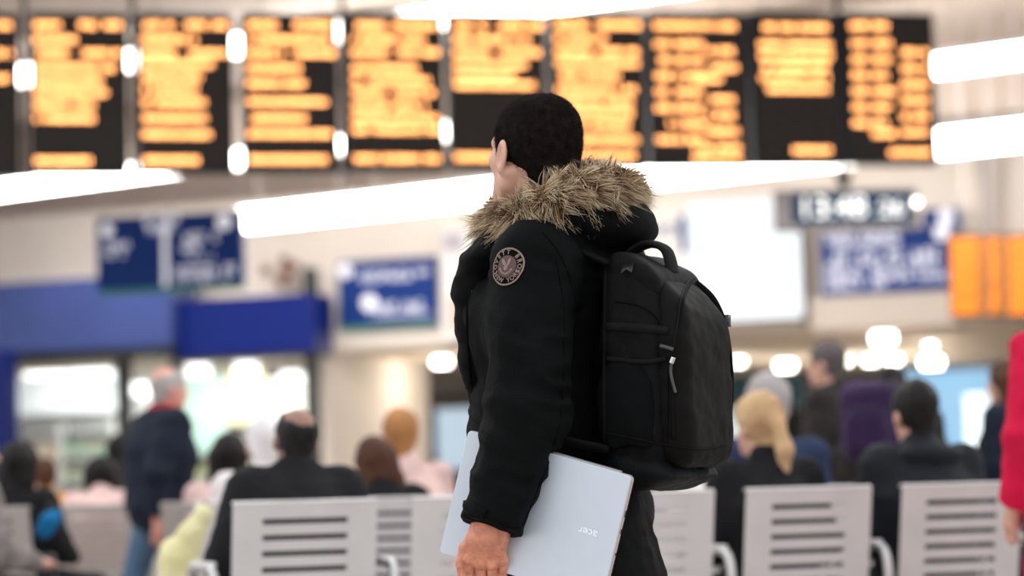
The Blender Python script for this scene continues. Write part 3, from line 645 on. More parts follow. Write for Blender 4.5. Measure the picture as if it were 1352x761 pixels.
# ---------------------------------------------------------------- people in the background
SKIN = mat('fair_skin', (0.66, 0.36, 0.27), 0.5, noise=0.06, nscale=14)
M_SHOE = mat('dark_shoe_leather', (0.03, 0.027, 0.025), 0.4)
def rotz(p, a): c, s = math.cos(a), math.sin(a); return np.array((p[0] * c - p[1] * s, p[0] * s + p[1] * c, p[2]))
def make_person(loc, rz, pose, ztop, label, top, legs, hair, style='short', lean=(0, 0), yaw=0.0, tilt=0.0, nod=0.0, arms='lap', bulk=1.0, coat=0.0, skin=None, group=None, scarf=None, name='person', hood=False):
    e = empty(name, loc, rz, label, 'person', group)
    skin = skin or SKIN; lx, ly = lean
    J = {}
    if pose == 'sit':
        s = min(1.15, max(0.85, (ztop - 0.44) / 0.85)); zp = 0.53; base = 0.44
        up = lambda x, y, z: np.array((x * s + lx * (z - 0.1), y + ly * (z - 0.1), base + z * s))
        J['pel'] = np.array((0, 0.0, zp)); J['chest'] = up(0, -.02, .42); J['neck'] = up(0, -.01, .60); J['head'] = up(0, .025, .735)
        sh, hipx = .175, .09
        for sg in (-1, 1):
            J['sh', sg] = up(sg * sh, -.01, .545); J['hip', sg] = np.array((sg * hipx, .04, .53)); J['kn', sg] = np.array((sg * .13, .47, .50)); J['an', sg] = np.array((sg * .13, .50, .09)); J['to', sg] = np.array((sg * .15, .66, .04))
            J['el', sg] = up(sg * .25, .03, .28); J['wr', sg] = np.array((sg * .11, .30, .66))
    else:
        s = ztop / 1.765; base = 0
        up = lambda x, y, z: np.array((x * s + lx * (z - 0.95), y * s + ly * (z - 0.95), z * s))
        J['pel'] = up(0, 0, .95); J['chest'] = up(0, -.01, 1.26); J['neck'] = up(0, -.005, 1.45); J['head'] = up(0, .03, 1.60)
        st = .30 if pose == 'walk' else .03
        for sg in (-1, 1):
            J['sh', sg] = up(sg * .175, -.01, 1.40); J['hip', sg] = up(sg * .09, 0, .92)
            f = sg * st
            J['kn', sg] = np.array((sg * .10, f * .55 + .04, .49 * s)); J['an', sg] = np.array((sg * .10, f * 1.05 - .02, .09)); J['to', sg] = np.array((sg * .115, f * 1.05 + .14, .04))
            J['el', sg] = up(sg * .235, -.03 - f * .35, 1.12); J['wr', sg] = up(sg * .225, .08 - f * .65, .88)
    if arms == 'phone':
        J['el', 1] = J['sh', 1] + (.08, .16, -.24); J['wr', 1] = J['head'] + (.085, .10, -.14)
    elif arms == 'front':
        for sg in (-1, 1): J['el', sg] = J['sh', sg] + (sg * .06, .06, -.27); J['wr', sg] = J['sh', sg] + (-sg * .06, .28, -.28)
    hc = J['head']; A = np.array((rotz((1, 0, 0), yaw), rotz((0, 1, 0), yaw), (0, 0, 1.0)))
    Rt = Matrix.Rotation(tilt, 3, Vector(A[1])) @ Matrix.Rotation(nod, 3, Vector(A[0])); A = np.array([Rt @ Vector(v) for v in A])
    hp = lambda x, y, z: hc + A[0] * x * s + A[1] * y * s + A[2] * z * s
    allp = np.array(list(J.values())); lo, hi = allp.min(0) - .2, allp.max(0) + .22; lo[2] = -0.03
    zw = 1.0
    # body
    B = Field(lo, hi, 0.0095)
    B.ell(hp(0, -.012, .035), np.array((.075, .095, .092)) * s, .02, A).ell(hp(0, .025, -.045), np.array((.058, .066, .078)) * s, .03, A)
    B.cone(hp(0, .085, .0), hp(0, .108, -.03), .011, .017, .012).ell(hp(0, .075, -.095), np.array((.026, .024, .02)) * s, .02, A)
    B.cone(hp(-.03, .085, .025), hp(.03, .085, .025), .012, .012, .012).cone(hp(-.02, .088, -.06), hp(.02, .088, -.06), .009, .009, .012)
    for sg in (-1, 1): B.ell(hp(sg * .078, -.008, -.012), np.array((.012, .022, .034)) * s, .008, A)
    B.cone(hp(0, -.025, -.05), J['neck'] - (0, 0, .03), .052 * s, .058 * s, .025)
    B.cone(J['neck'] - (0, 0, .06), J['chest'], .07, .10, .03).cone(J['chest'], J['pel'], .10, .09, .03)
    for sg in (-1, 1):
        B.cone(J['sh', sg], J['el', sg], .045, .036, .02).cone(J['el', sg], J['wr', sg], .036, .026, .02)
        d = J['wr', sg] - J['el', sg]; d /= np.linalg.norm(d); sd = np.cross(d, (0, 1, 0.3)); sd /= np.linalg.norm(sd); w0 = J['wr', sg]
        B.cone(w0, w0 + d * .075, .026, .03, .015, ax=sd if pose != 'sit' else None, fac=1.0)
        for q in range(4):
            off = np.array((0, 1, 0.2)) * (q - 1.5) * .019; t0 = w0 + d * .085 + off
            B.cone(t0, t0 + d * (.05 + .012 * (q in (1, 2))) + np.array((-sg * .012, 0, 0)), .0105, .0095, .006)
        B.cone(w0 + d * .03 + (0, .03, 0), w0 + d * .075 + (-sg * .01, .05, 0), .012, .01, .008)
        B.cone(J['hip', sg], J['kn', sg], .07, .05, .03).cone(J['kn', sg], J['an', sg], .05, .035, .02).cone(J['an', sg], J['to', sg], .035, .03, .015)
    V, F = B.mesh(); V = relax(V, F, 1, .4); mesh_obj('body', V, F, skin, e)
    # upper garment
    K = Field(lo, hi, 0.013)
    tx = np.array((1.0, 0, 0)); bk = bulk
    K.cone(J['pel'], J['chest'], .135 * bk, .14 * bk, .04, ax=tx, fac=1.3).cone(J['chest'], (J['sh', -1] + J['sh', 1]) / 2 - (0, 0, .03), .14 * bk, .085 * bk, .05, ax=tx, fac=1.45)
    K.cone(J['sh', -1] - (0, 0, .012), J['sh', 1] - (0, 0, .012), .066 * bk, .066 * bk, .05)
    K.cone(J['neck'] - (0, .02, .045), J['neck'] + (0, -.012, .0), .074 * bk, .066 * bk, .03)
    for sg in (-1, 1):
        d = J['wr', sg] - J['el', sg]; d /= np.linalg.norm(d)
        K.cone(J['sh', sg], J['el', sg], .068 * bk, .058 * bk, .035).cone(J['el', sg], J['wr', sg], .058 * bk, .044 * bk, .025, clip=[(J['wr', sg], d)])
        if coat and pose == 'sit': K.cone(J['hip', sg], J['hip', sg] * .6 + J['kn', sg] * .4, .105, .095, .03)
    if coat and pose != 'sit':
        K.cone(J['pel'], J['pel'] - (0, 0, coat), .135 * bk, .15 * bk, .03, ax=tx, fac=1.25, clip=[(J['pel'] - (0, 0, coat), np.array((0, 0, -1.0)))])
    if hood: K.ell(J['neck'] + (0, -.085, -.02), (.13, .07, .055), .02)
    V, F = K.mesh(); N = vnormals(V, F); V = V + N * (0.008 * vnoise(V * (9, 9, 16), 3) + .004 * vnoise(V * 30, 5))[:, None]
    mesh_obj('jacket', V, F, top, e)
    # trousers and shoes
    T = Field(lo, hi, 0.014); S = Field(lo, hi, 0.012)
    T.cone(J['hip', -1], J['hip', 1], .10, .10, .03)
    for sg in (-1, 1):
        T.cone(J['hip', sg], J['kn', sg], .092, .068, .03).cone(J['kn', sg], J['an', sg] + (0, 0, .0), .066, .055, .03, clip=[(J['an', sg] + (0, 0, -.02), np.array((0, 0, -1.0)))])
        S.cone(J['an', sg] - (0, .03, .045), J['to', sg], .048, .042, .02, clip=[(np.zeros(3), np.array((0, 0, -1.0)))]).cone(J['an', sg], J['an', sg] - (0, 0, .04), .044, .046, .02)
    V, F = T.mesh(); mesh_obj('trousers', V, F, legs, e); V, F = S.mesh(); mesh_obj('shoes', V, F, M_SHOE, e)
    # hair
    if style:
        H = Field(hc - .34, hc + .2, 0.0095)
        g = {'short': .010, 'bald': .006, 'long': .018, 'pony': .014, 'bun': .014, 'crop': .008}[style]
        fwd, upv = A[1], A[2]
        clip = [(hp(0, .045, .0), (fwd - upv * .55) / np.linalg.norm(fwd - upv * .55)), (hp(0, -.04, -.055), (-upv + fwd * .35) / np.linalg.norm(-upv + fwd * .35))]
        if style in ('long',): clip = clip[:1]
        H.ell(hp(0, -.016, .038), np.array((.077 + g, .097 + g, .094 + g)) * s, .0, A, clip=clip)
        H.cone(hp(0, -.045, -.03), hp(0, -.05, -.06), .06 * s, .05 * s, .02)
        if style == 'bald': H.ell(hp(0, -.045, .105), np.array((.064, .082, .072)) * s, .01, A, op='cut')
        if style == 'long':
            for sg in (-1, 0, 1): H.cone(hp(sg * .065, -.04, .02), hp(sg * .085, -.05, -.20), .05 * s, .03 * s, .03)
        if style == 'pony':
            H.ell(hp(0, -.115, .01), (.035, .035, .035), .02).cone(hp(0, -.125, .0), hp(.012, -.14, -.09), .026, .034, .012).cone(hp(.012, -.14, -.09), hp(.015, -.11, -.27), .034, .020, .012)
        if style == 'bun': H.ell(hp(0, -.10, .07), (.05, .045, .045), .02)
        V, F = H.mesh()
        if len(F):
            N = vnormals(V, F); V = V + N * (.005 * vnoise(V * (70, 70, 25), 9))[:, None]; mesh_obj('hair', V, F, hair, e)
    if scarf:
        V, F = Field(J['neck'] - .2, J['neck'] + .2, .01).ell(J['neck'] + (0, 0, .03), (.085, .09, .05), .0).mesh(); mesh_obj('scarf', V, F, scarf, e)
    return e, J
def single_seat(p, rz, who): make_bench(np.array(p) + rotz((0, -.27, 0), rz), rz, 1, 'single grey steel seat under the ' + who, M_SEAT2, arms=False)
def seat_at(px, D): return np.array(((px - 676) / FPX * D, D, 0))
def cm(name, col, **k): return mat(name, col, k.pop('rough', .85), noise=.15, nscale=7, bump=.15, bscale=40, spec=.2, **k)
BLACKC = cm('black_wool', (.010, .010, .012)); NAVYC = cm('navy_wool', (.012, .017, .032)); NAVY2 = cm('navy_cotton', (.022, .036, .085)); OLIVE = cm('dark_olive_cloth', (.02, .02, .015)); BROWNC = cm('dark_brown_cloth', (.028, .023, .022))
PINK = cm('pale_pink_knit', (.72, .50, .47)); WHITEC = cm('white_pink_knit', (.80, .72, .72)); ORANGEC = cm('orange_cloth', (.78, .33, .03)); GREYT = cm('grey_tweed', (.33, .29, .28), col2=(.14, .12, .12)); REDC = cm('crimson_cloth', (.62, .008, .055)); CHAR = cm('charcoal_jacket', (.010, .012, .017), rough=.7)
JEANS = cm('blue_denim', (.05, .10, .19), col2=(.12, .20, .30)); DTR = cm('dark_trousers', (.02, .02, .024))
HB = cm('black_hair', (.010, .008, .008), rough=.5); HBR = cm('brown_hair', (.075, .030, .016), rough=.5); HBL = cm('blonde_hair', (.66, .45, .25), rough=.5, col2=(.38, .22, .11)); HGI = cm('ginger_hair', (.42, .19, .07), rough=.5); HGR = cm('grey_hair', (.40, .36, .36), rough=.6); HWH = cm('white_hair', (.80, .76, .77), rough=.6); HDG = cm('dark_grey_hair', (.11, .09, .09), rough=.6)
def ztop_at(px, py, D): return float(U(px, py, D)[2])
# on the nearest row, facing away
def rowseat(i, back=0.27): 
    nrm = np.array((-ROWT[1], ROWT[0], 0)); return R0 + ROWT * PITCH_S * i + nrm * back
p = rowseat(0.02); make_person(p, ROWZ, 'sit', ztop_at(410, 542, p[1]), 'balding man in a big black coat seated on the nearest bench, hand to his ear', BLACKC, DTR, HB, 'bald', skin=mat('tanned_skin', (.30, .16, .115), .5, noise=.1), lean=(.06, .05), tilt=.12, arms='phone', bulk=1.32, coat=.3)
p = rowseat(2.97); make_person(p, ROWZ, 'sit', ztop_at(1040, 524, p[1]), 'woman with a blonde ponytail and black coat on the right bench', BLACKC, DTR, HBL, 'pony', lean=(-.03, .06), yaw=.28, bulk=1.0)
p = rowseat(3.98); make_person(p, ROWZ, 'sit', ztop_at(1254, 507, p[1]), 'man with cropped black hair and charcoal hooded jacket on the right bench', CHAR, DTR, HB, 'short', lean=(0, .03), bulk=1.15, hood=True)
# second row
def secseat(i): return BC + np.array((.59 * i, .27, 0))
p = secseat(1.0); make_person(p, .15, 'sit', ztop_at(505, 586, p[1]), 'long brown-haired woman in a black top on the second-row bench', BLACKC, DTR, HBR, 'long', lean=(-.08, .10), tilt=-.25, nod=-.2)
p = secseat(0.06); make_person(p, .0, 'sit', ztop_at(338, 554, p[1]), 'white-haired person in a pale top left of the balding man', WHITEC, DTR, HWH, 'short', lean=(0, .02))
p = seat_at(545, 12.2); single_seat(p, .6, 'ginger-haired sitter'); make_person(p, .6, 'sit', ztop_at(530, 545, 12.2), 'ginger-haired person leaning in a pale pink top left of the standing man', PINK, DTR, HGI, 'short', lean=(-.10, .05), yaw=-.3)
p = seat_at(297, 12.4); single_seat(p, -.3, 'dark long-haired woman in pink'); make_person(p, -.3, 'sit', ztop_at(293, 579, 12.4), 'dark long-haired woman in pink seated behind the walking man', PINK, DTR, HB, 'long')
p = secseat(3.82); make_person(p, .3, 'sit', ztop_at(1035, 499, 10.8), 'grey-haired person in a navy jacket seated behind the ponytail woman', NAVY2, DTR, HGR, 'short', lean=(.05, .0), bulk=1.15)
# left cluster
p = seat_at(126, 14.0) + (0, .27, 0); make_person(p, 0, 'sit', ztop_at(102, 608, 14.2), 'dark-haired woman in pale pink on the distant left bench', PINK, DTR, HB, 'long', lean=(-.07, .05), bulk=1.25)
p = seat_at(55, 15.6); single_seat(p, .3, 'child in orange'); make_person(p, .3, 'sit', ztop_at(64, 609, 15.6), 'brown-haired child in an orange top at the far left', ORANGEC, DTR, HBR, 'short')
p = seat_at(20, 11.9); single_seat(p, -.4, 'black-clad person near the left edge'); make_person(p, -.4, 'sit', ztop_at(36, 588, 11.9), 'black long-haired person in black near the left edge', BLACKC, DTR, HB, 'long')
p = seat_at(-52, 10.9); single_seat(p, -.9, 'tweed-coated person at the left edge'); make_person(p, -.9, 'sit', ztop_at(16, 564, 10.9), 'person in a grey tweed coat cut by the left edge', GREYT, DTR, HGR, 'bald', lean=(.10, 0), bulk=1.1)
p = seat_at(152, 17.5); make_person(p, .2, 'stand', ztop_at(152, 571, 17.5) , 'slim dark-clad figure in front of the shop mullion', BROWNC, DTR, HB, 'long', coat=.3)
p = seat_at(206, 13.1); make_person(p, -1.0, 'walk', ztop_at(211, 477, 13.1), 'grey-haired man walking in a navy jacket, red scarf and jeans', NAVYC, JEANS, HGR, 'bald', lean=(.0, .05), bulk=1.3, coat=.02, scarf=cm('red_scarf', (.5, .03, .03)), skin=mat('ruddy_skin', (.72, .33, .25), .5, noise=.05))
# right cluster
p = seat_at(1098, 13.0); make_person(p, 1.0, 'stand', ztop_at(1085, 443, 13.0), 'grey-haired man standing in a dark brown coat by the arcade lamps', BROWNC, DTR, HDG, 'crop', lean=(0, .02), bulk=1.15, coat=.35)
p = seat_at(1172, 12.0); pk, PJ = make_person(p, -.35, 'stand', ztop_at(1160, 476, 12.0), 'dark olive-coated person wearing the purple backpack', OLIVE, DTR, HB, 'crop', lean=(0, .04), bulk=1.38, coat=.4)
p = seat_at(1330, 12.4); make_person(p, .9, 'stand', ztop_at(1318, 470, 12.4), 'brown-haired woman standing in a navy-black coat at the right', NAVYC, DTR, HBR, 'long', bulk=1.15, coat=.4)
p = seat_at(1424, 8.0); make_person(p, .3, 'stand', 1.68, 'person in a crimson coat cut by the right edge', REDC, DTR, HB, 'short', bulk=1.2, coat=.35, hood=True)
# purple backpack on the olive coat
bx = empty('backpack', pk.location, -.35, 'purple rucksack on the olive-coated standing person', 'backpack')
PUR = cm('purple_nylon', (.036, .012, .066), rough=.6, col2=(.018, .008, .034)); PUR2 = mat('purple_strap', (.02, .012, .04), .6)
cz = PJ['chest'][2] + .12
V, F = Field((-.25, -.5, cz - .4), (.25, -.1, cz + .4), .012).rbox((-.05, -.27, cz), (.145, .10, .205), .08).rbox((-.05, -.36, cz - .05), (.11, .05, .11), .045, .02).mesh(); V += vnormals(V, F) * (.008 * vnoise(V * 18, 4))[:, None]
mesh_obj('bag_body', V, F, PUR, bx)
for sg in (-1, 1): MB().tube(spline([(-.05 + sg * .1, -.2, cz + .2), (sg * .13, -.08, PJ['sh', 1][2] + .075), (sg * .13, .1, cz + .15), (sg * .15, .12, cz - .05)], 5), .03, 8, flat=((0, -1, .4), .35)).build('shoulder_strap', PUR2, bx, True)
MB().tube(spline([(-.16, -.36, cz + .06), (-.05, -.42, cz + .07), (.06, -.36, cz + .06)], 6), .006, 6).build('zip', PUR2, bx)
# loose belongings
def sack(name, c, pts, m, label, cat, extra=None, seed=1):
    e = empty(name, (c[0], c[1], 0), 0, label, cat); P = np.array([q[:3] for q in pts]); r = max(q[3] for q in pts) + .06
    K = Field(P.min(0) - r, P.max(0) + r, .011)
    for a, b in zip(pts[:-1], pts[1:]): K.cone(a[:3], b[:3], a[3], b[3], .03)
    V, F = K.mesh(); V = V + vnormals(V, F) * (.012 * vnoise(V * 14, seed) + .005 * vnoise(V * 40, seed))[:, None]
    mesh_obj('bag_body' if cat == 'bag' else 'cloth_body', V, F, m, e); return e
zz = lambda py, D, px: float(U(px, py, D)[2]); xx = lambda px, D: (px - 676) / FPX * D
D_ = 9.6; cx = xx(240, D_)
e = sack('yellow_bag', (cx, D_), [(xx(262, D_) - cx, 0, zz(678, D_, 262), .03), (xx(248, D_) - cx, 0, zz(706, D_, 248), .05), (xx(228, D_) - cx, 0, zz(738, D_, 228), .07), (xx(222, D_) - cx, 0, .45, .075), (xx(222, D_) - cx, 0, .12, .09), ], cm('yellow_fabric', (.84, .79, .50), rough=.5, col2=(.70, .64, .32)), 'crumpled pale yellow shopping bag beside the balding man', 'bag')
MB().tube(spline([(xx(262, D_) - cx - .02, 0, zz(684, D_, 262)), (xx(266, D_) - cx, 0, zz(664, D_, 264)), (xx(258, D_) - cx, .02, zz(684, D_, 258))], 6), .008, 6).build('handle', mat('olive_handle', (.2, .18, .05), .6), e, True)
D_ = 10.72; cx = xx(915, D_)
e = sack('white_bag', (cx, D_), [(xx(880, D_) - cx, 0, .56, .12), (xx(915, D_) - cx, .0, .72, .17), (xx(930, D_) - cx, 0, zz(645, D_, 930), .14), (xx(925, D_) - cx, 0, zz(632, D_, 925), .12)], cm('white_fabric', (.82, .80, .79)), 'rounded white bag on the second-row bench beside the black backpack', 'bag', seed=6)
MB().tube(spline([(0, -.1, zz(640, D_, 915)), (.0, -.06, zz(606, D_, 915)), (.05, .06, zz(612, D_, 915))], 6), .012, 6).build('handle', M_WHITE, e, True)
D_ = 11.2; cx = xx(60, D_)
e = sack('blue_bag', (cx, D_), [(-.02, 0, zz(700, D_, 60), .045), (.0, 0, zz(690, D_, 60), .04), (.03, 0, zz(680, D_, 62), .025)], cm('bright_blue_nylon', (.01, .16, .38)), 'small bright blue bag hanging at the distant left bench', 'bag', seed=8)
MB().tube(spline([(-.03, 0, zz(692, D_, 60)), (0.0, .02, zz(664, D_, 60)), (.04, 0, zz(684, D_, 60))], 6), .006, 6).build('handle', M_DARK, e, True)
MB().box((-.01, 0.02, .36), (.07, .07, .66)).build('bag_base', M_DARK, e, bevel=.02)
# ---------------------------------------------------------------- the man in the black parka
DM = 5.3
def M(px, py, dd=0.0): return U(px, py, DM + dd)
TH = math.radians(28)
FV = np.array((-math.cos(TH), math.sin(TH), 0)); LV = np.array((-math.sin(TH), -math.cos(TH), 0)); BV = -FV; ZV = np.array((0, 0, 1.0))
M_PARKA = mat('black_parka_cotton', (0.0022, 0.0026, 0.0029), 0.75, noise=0.3, nscale=9, bump=0.25, bscale=220, spec=0.085)
M_PARKA2 = mat('black_lining', (0.003, 0.003, 0.0036), 0.85, noise=0.2, bump=0.2, bscale=120, spec=0.15)
M_FACE = mat('man_face_skin', (0.66, 0.37, 0.28), 0.45, noise=0.07, nscale=30, bump=0.06, bscale=160, sss=0.08)
M_HAND = mat('man_hand_skin', (0.66, 0.262, 0.165), 0.48, noise=0.22, nscale=45, bump=0.45, bscale=130, sss=0.05)
M_TROU = mat('black_trousers', (0.012, 0.012, 0.013), 0.85, noise=0.2, bump=0.2, bscale=90, spec=0.2)
M_BUCKLE = mat('black_plastic', (0.012, 0.014, 0.018), 0.25)
M_TAN = mat('tan_thread', (0.23, 0.165, 0.14), 0.8, noise=0.15, nscale=200); M_BADGE = mat('badge_black', (0.004, 0.004, 0.004), 0.9, spec=0.05); M_BADGE2 = mat('badge_brown', (0.10, 0.055, 0.05), 0.8, noise=0.2, nscale=300)
base = M(745, 700, 0)
man = empty('person', (base[0], base[1], 0), 0, 'man with cropped black hair in a black fur-hooded parka looking up at the boards', 'person')
OFF = np.array((base[0], base[1], 0))
def mobj(name, V, F, m, parent=None, **k):
    return mesh_obj(name, np.asarray(V) - OFF if parent is man or (parent and parent.parent is man) else V, F, m, parent, **k)
ls = M(704, 347, -.185); rs = ls - LV * .37; smid = (ls + rs) / 2
chest, waist, hem = M(724, 425, 0), M(724, 565, 0), M(774, 778, 0)
el, wr = M(696, 552, -.265), M(650, 695, -.300)
neckb = M(738, 292, 0.0)
lo = np.array((chest[0] - .36, DM - .5, .66)); hi = np.array((chest[0] + .42, DM + .42, 1.66))
J_ = Field(lo, hi, 0.0065)
J_.cone(hem, waist, .162, .146, .03, ax=LV, fac=1.32, clip=[(M(774, 778, 0), -ZV)]).cone(waist, chest, .146, .150, .05, ax=LV, fac=1.34)
J_.cone(chest, smid - ZV * .035, .150, .10, .06, ax=LV, fac=1.5)
J_.cone(ls - ZV * .01 - LV * .03, rs - ZV * .01 + LV * .03, .078, .078, .06)
J_.cone(neckb - ZV * .05, neckb + ZV * .01 + FV * .02, .10, .085, .04)
ad = wr - el; ad /= np.linalg.norm(ad)
J_.cone(ls, el, .089, .079, .035).cone(el, wr, .080, .063, .02, clip=[(wr, ad)])
ra_el = rs + (-FV * .03 - ZV * .29 - LV * .06); ra_wr = ra_el + FV * .05 - ZV * .22 + LV * .02
J_.cone(rs, ra_el, .089, .079, .04).cone(ra_el, ra_wr, .080, .062, .03)
# cuff band and hem band
J_.cone(wr - ad * .030, wr, .0655, .0660, .004, clip=[(wr, ad)])
# hood lying on the back
HA = np.array((BV, LV, ZV))
J_.ell(M(797, 299, -.05), (.098, .135, .060), .03, HA).ell(M(832, 298, -.06), (.048, .10, .046), .02, HA).ell(M(765, 287, -.12), (.06, .07, .035), .03, HA)
V, F = J_.mesh(); N = vnormals(V, F)
# folds: diagonal creases on the body, tight rings round the elbow and above the cuff
dz_el = np.abs(V[:, 2] - el[2]); near_arm = np.exp(-((np.linalg.norm(V[:, :2] - el[:2], axis=1) / .16) ** 2))
sk = V.copy(); sk[:, 2] += .35 * (V[:, 0]) - .25 * V[:, 1]
amp = .0040 + .009 * near_arm * np.exp(-((V[:, 2] - el[2] - .01) / .10) ** 2) + .004 * near_arm * np.exp(-((V[:, 2] - wr[2] - .10) / .07) ** 2)
rid = 1 - np.abs(vnoise(sk * (9, 9, 30), 11)) * 2
V = V + N * (amp * rid + .0012 * vnoise(V * 45, 2) + .004 * (1 - 2 * np.abs(vnoise(V * (14, 14, 5), 21))))[:, None]
V = relax(V, F, 1, .35)
jacket = mobj('jacket', V, F, M_PARKA, man)
bvh = BVHTree.FromPolygons(V.tolist(), F.tolist())
def shoot(px, py):
    d = Vector(ray(px, py)); h = bvh.ray_cast(Vector(CAM), d.normalized()); return (np.array(h[0]), np.array(h[1])) if h[0] else (None, None)

# open front flap of the parka with its zip edge and buckle strap
fl = Field((lo[0], DM - .35, .95), (hi[0] - .3, DM + .35, 1.62), .005)
pts = [(655, 322, -.10, .030), (634, 350, -.06, .034), (627, 384, -.05, .036), (629, 430, -.05, .034), (631, 474, -.05, .030), (633, 512, -.045, .026)]
P3 = [M(*q[:3]) for q in pts]
for i in range(len(pts) - 1): fl.cone(P3[i], P3[i + 1], pts[i][3], pts[i + 1][3], .02, ax=LV, fac=1.7, clip=[(M(630, 515, 0), np.array((0.05, 0, -1.0)))])
fl.cone(M(640, 322, -.06), M(618, 392, -.05), .014, .018, .015, ax=LV, fac=2.0)
V, F = fl.mesh(); N = vnormals(V, F); V = V + N * (.004 * (1 - 2 * np.abs(vnoise(V * (16, 16, 22), 5))) + .002 * vnoise(V * 60, 7))[:, None]
flap = mobj('front_flap', V, F, M_PARKA2, man)
flv = BVHTree.FromPolygons(V.tolist(), F.tolist())
def shoot2(px, py, off=.004):
    d = Vector(ray(px, py)).normalized(); best = None
    for t in (flv, bvh):
        h = t.ray_cast(Vector(CAM), d)
        if h[0] and (best is None or h[3] < best[1]): best = (np.array(h[0]), h[3])
    return None if best is None else best[0] - np.array(d) * off
def laid(name, pix, r, m, parent, n=6, flat=None, off=.003, bv=shoot2):
    q = [bv(*p, off) for p in spline([(a, b, 0) for a, b in pix], n) for p in [(p[0], p[1])]]
    q = [x for x in q if x is not None]
    mb = MB().tube(q, r, 6, flat=flat); return mobj(name, mb.v, mb.f, m, parent)
laid('front_zip', [(616, 400), (617, 440), (619, 480), (622, 508)], .003, M_BADGE, flap)
mb = MB().tube([M(612, 380, -.10), M(628, 388, -.115), M(641, 376, -.12)], .011, 8, flat=((0, -1, 0), .45)); mobj('buckle', mb.v, mb.f, mat('blue_black_buckle', (.03, .045, .07), .25), flap)
mb = MB().tube([M(607, 392, -.07), M(620, 386, -.10)], .007, 6); mobj('buckle_strap', mb.v, mb.f, M_PARKA2, flap)
# hanging lower front edge below the flap
fe = Field((lo[0], DM - .3, .9), (hi[0] - .3, DM + .3, 1.3), .006)
fe.cone(M(634, 500, -.02), M(640, 560, -.02), .028, .022, .01, ax=LV, fac=1.6).cone(M(640, 560, -.02), M(650, 640, -.02), .022, .018, .01, ax=LV, fac=1.6)
V, F = fe.mesh(); mobj('inner_front_edge', V, F, M_PARKA2, man)
# cuff tab, snaps, seams
cn, cnn = shoot(626, 673)
def stud(px, py, r, m, name, parent, d=.003, bv=shoot):
    p, n = bv(px, py)
    if p is None: return
    o = MB().disc(p, n, r, d, 18); return mobj(name, o.v, o.f, m, parent)
tab = laid('cuff_tab', [(612, 668), (620, 669), (630, 675), (640, 680)], .013, M_PARKA, jacket, flat=((0, -1, 0), .3), off=.002)
stud(623.5, 673, .0072, mat('snap_metal', (.55, .45, .38), .3, metal=1.0), 'cuff_snap', tab, .006); stud(623.5, 673, .0048, M_BADGE, 'snap_centre', tab, .0072)
laid('cuff_seam', [(616, 684), (640, 690), (665, 697), (688, 698)], .0016, M_BADGE, jacket, off=.0005)
laid('sleeve_seam', [(735, 345), (744, 400), (745, 460), (742, 540), (728, 600), (705, 660), (690, 694)], .0018, M_BADGE, jacket, off=.0004)
laid('armhole_seam', [(716, 306), (736, 330), (752, 365), (762, 410)], .0018, M_BADGE, jacket, off=.0004)

# round sleeve badge: dark disc, tan rim, brown centre with an eagle, lettering round the edge
bc, bn = shoot(669, 352)
bn = np.array((-.56, -.80, .12)); bn /= np.linalg.norm(bn)
bu = ZV - bn * bn[2]; bu /= np.linalg.norm(bu); br2 = np.cross(bu, bn); br2 = br2 if br2[0] > 0 else -br2
rot = math.radians(-8); ca, sa = math.cos(rot), math.sin(rot); br2, bu = br2 * ca + bu * sa, bu * ca - br2 * sa
def drape(P2, off):
    out = []
    for x, y in P2:
        p = bc + br2 * x + bu * y + bn * .06; h = bvh.ray_cast(Vector(p), Vector(-bn))
        q = np.array(h[0]) if h[0] else p - bn * .06
        out.append(q + bn * off)
    return out
def ringmesh(r0, r1, n=48, rings=3):
    V = []; F = []
    for i in range(rings + 1):
        r = r0 + (r1 - r0) * i / rings
        for j in range(n): V.append((r * math.cos(2 * math.pi * j / n), r * math.sin(2 * math.pi * j / n)))
    for i in range(rings):
        for j in range(n): F.append((i * n + j, (i + 1) * n + j, (i + 1) * n + (j + 1) % n, i * n + (j + 1) % n))
    return V, F
RB = .040
v, f = ringmesh(.0003, RB, 48, 8); badge = mobj('sleeve_badge', drape(v, .0016), f, M_BADGE, jacket)
v, f = ringmesh(RB * .94, RB * 1.03, 48, 1); mobj('badge_rim', drape(v, .0030), f, M_TAN, badge.parent); bpy.data.objects['badge_rim'].parent = jacket
v, f = ringmesh(.0003, RB * .60, 40, 6); mobj('badge_centre', drape(v, .0026), f, M_BADGE2, jacket)
def arc_text(txt, r, a0, step, size, flip=False):
    Vs = []; Fs = []
    for i, ch in enumerate(txt):
        if ch == ' ': continue
        Vt, Ft = text_mesh(ch, size, .0004); a = math.radians(a0 + i * step)
        up2 = np.array((math.cos(a), math.sin(a))) * (-1 if flip else 1); rt = np.array((up2[1], -up2[0])); c = np.array((math.cos(a), math.sin(a))) * r
        b0 = len(Vs); Vs += [tuple(c + rt * q[0] + up2 * q[1]) for q in Vt]; Fs += [tuple(b0 + k for k in t) for t in Ft]
    return Vs, Fs
v, f = arc_text('LOVETT BROS', RB * .77, 208, -22.5, RB * .34); mobj('badge_lettering', drape(v, .0030), f, M_TAN, jacket)
v, f = arc_text('NEW YORK', RB * .77, 215, 19, RB * .34, True); mobj('badge_lettering', drape(v, .0030), f, M_TAN, jacket)
eg = MB()
def poly(pts): eg._add([(x * RB, y * RB, 0) for x, y in pts], [tuple(range(len(pts)))])
poly([(-.06, .0), (.02, .08), (-.18, .34), (-.36, .42), (-.34, .26), (-.22, .08)]); poly([(.02, .08), (.10, .0), (.20, .14), (.22, .34), (.16, .50), (.05, .36)])
poly([(-.10, .06), (.12, .06), (.14, -.12), (.04, -.24), (-.06, -.24), (-.14, -.12)])
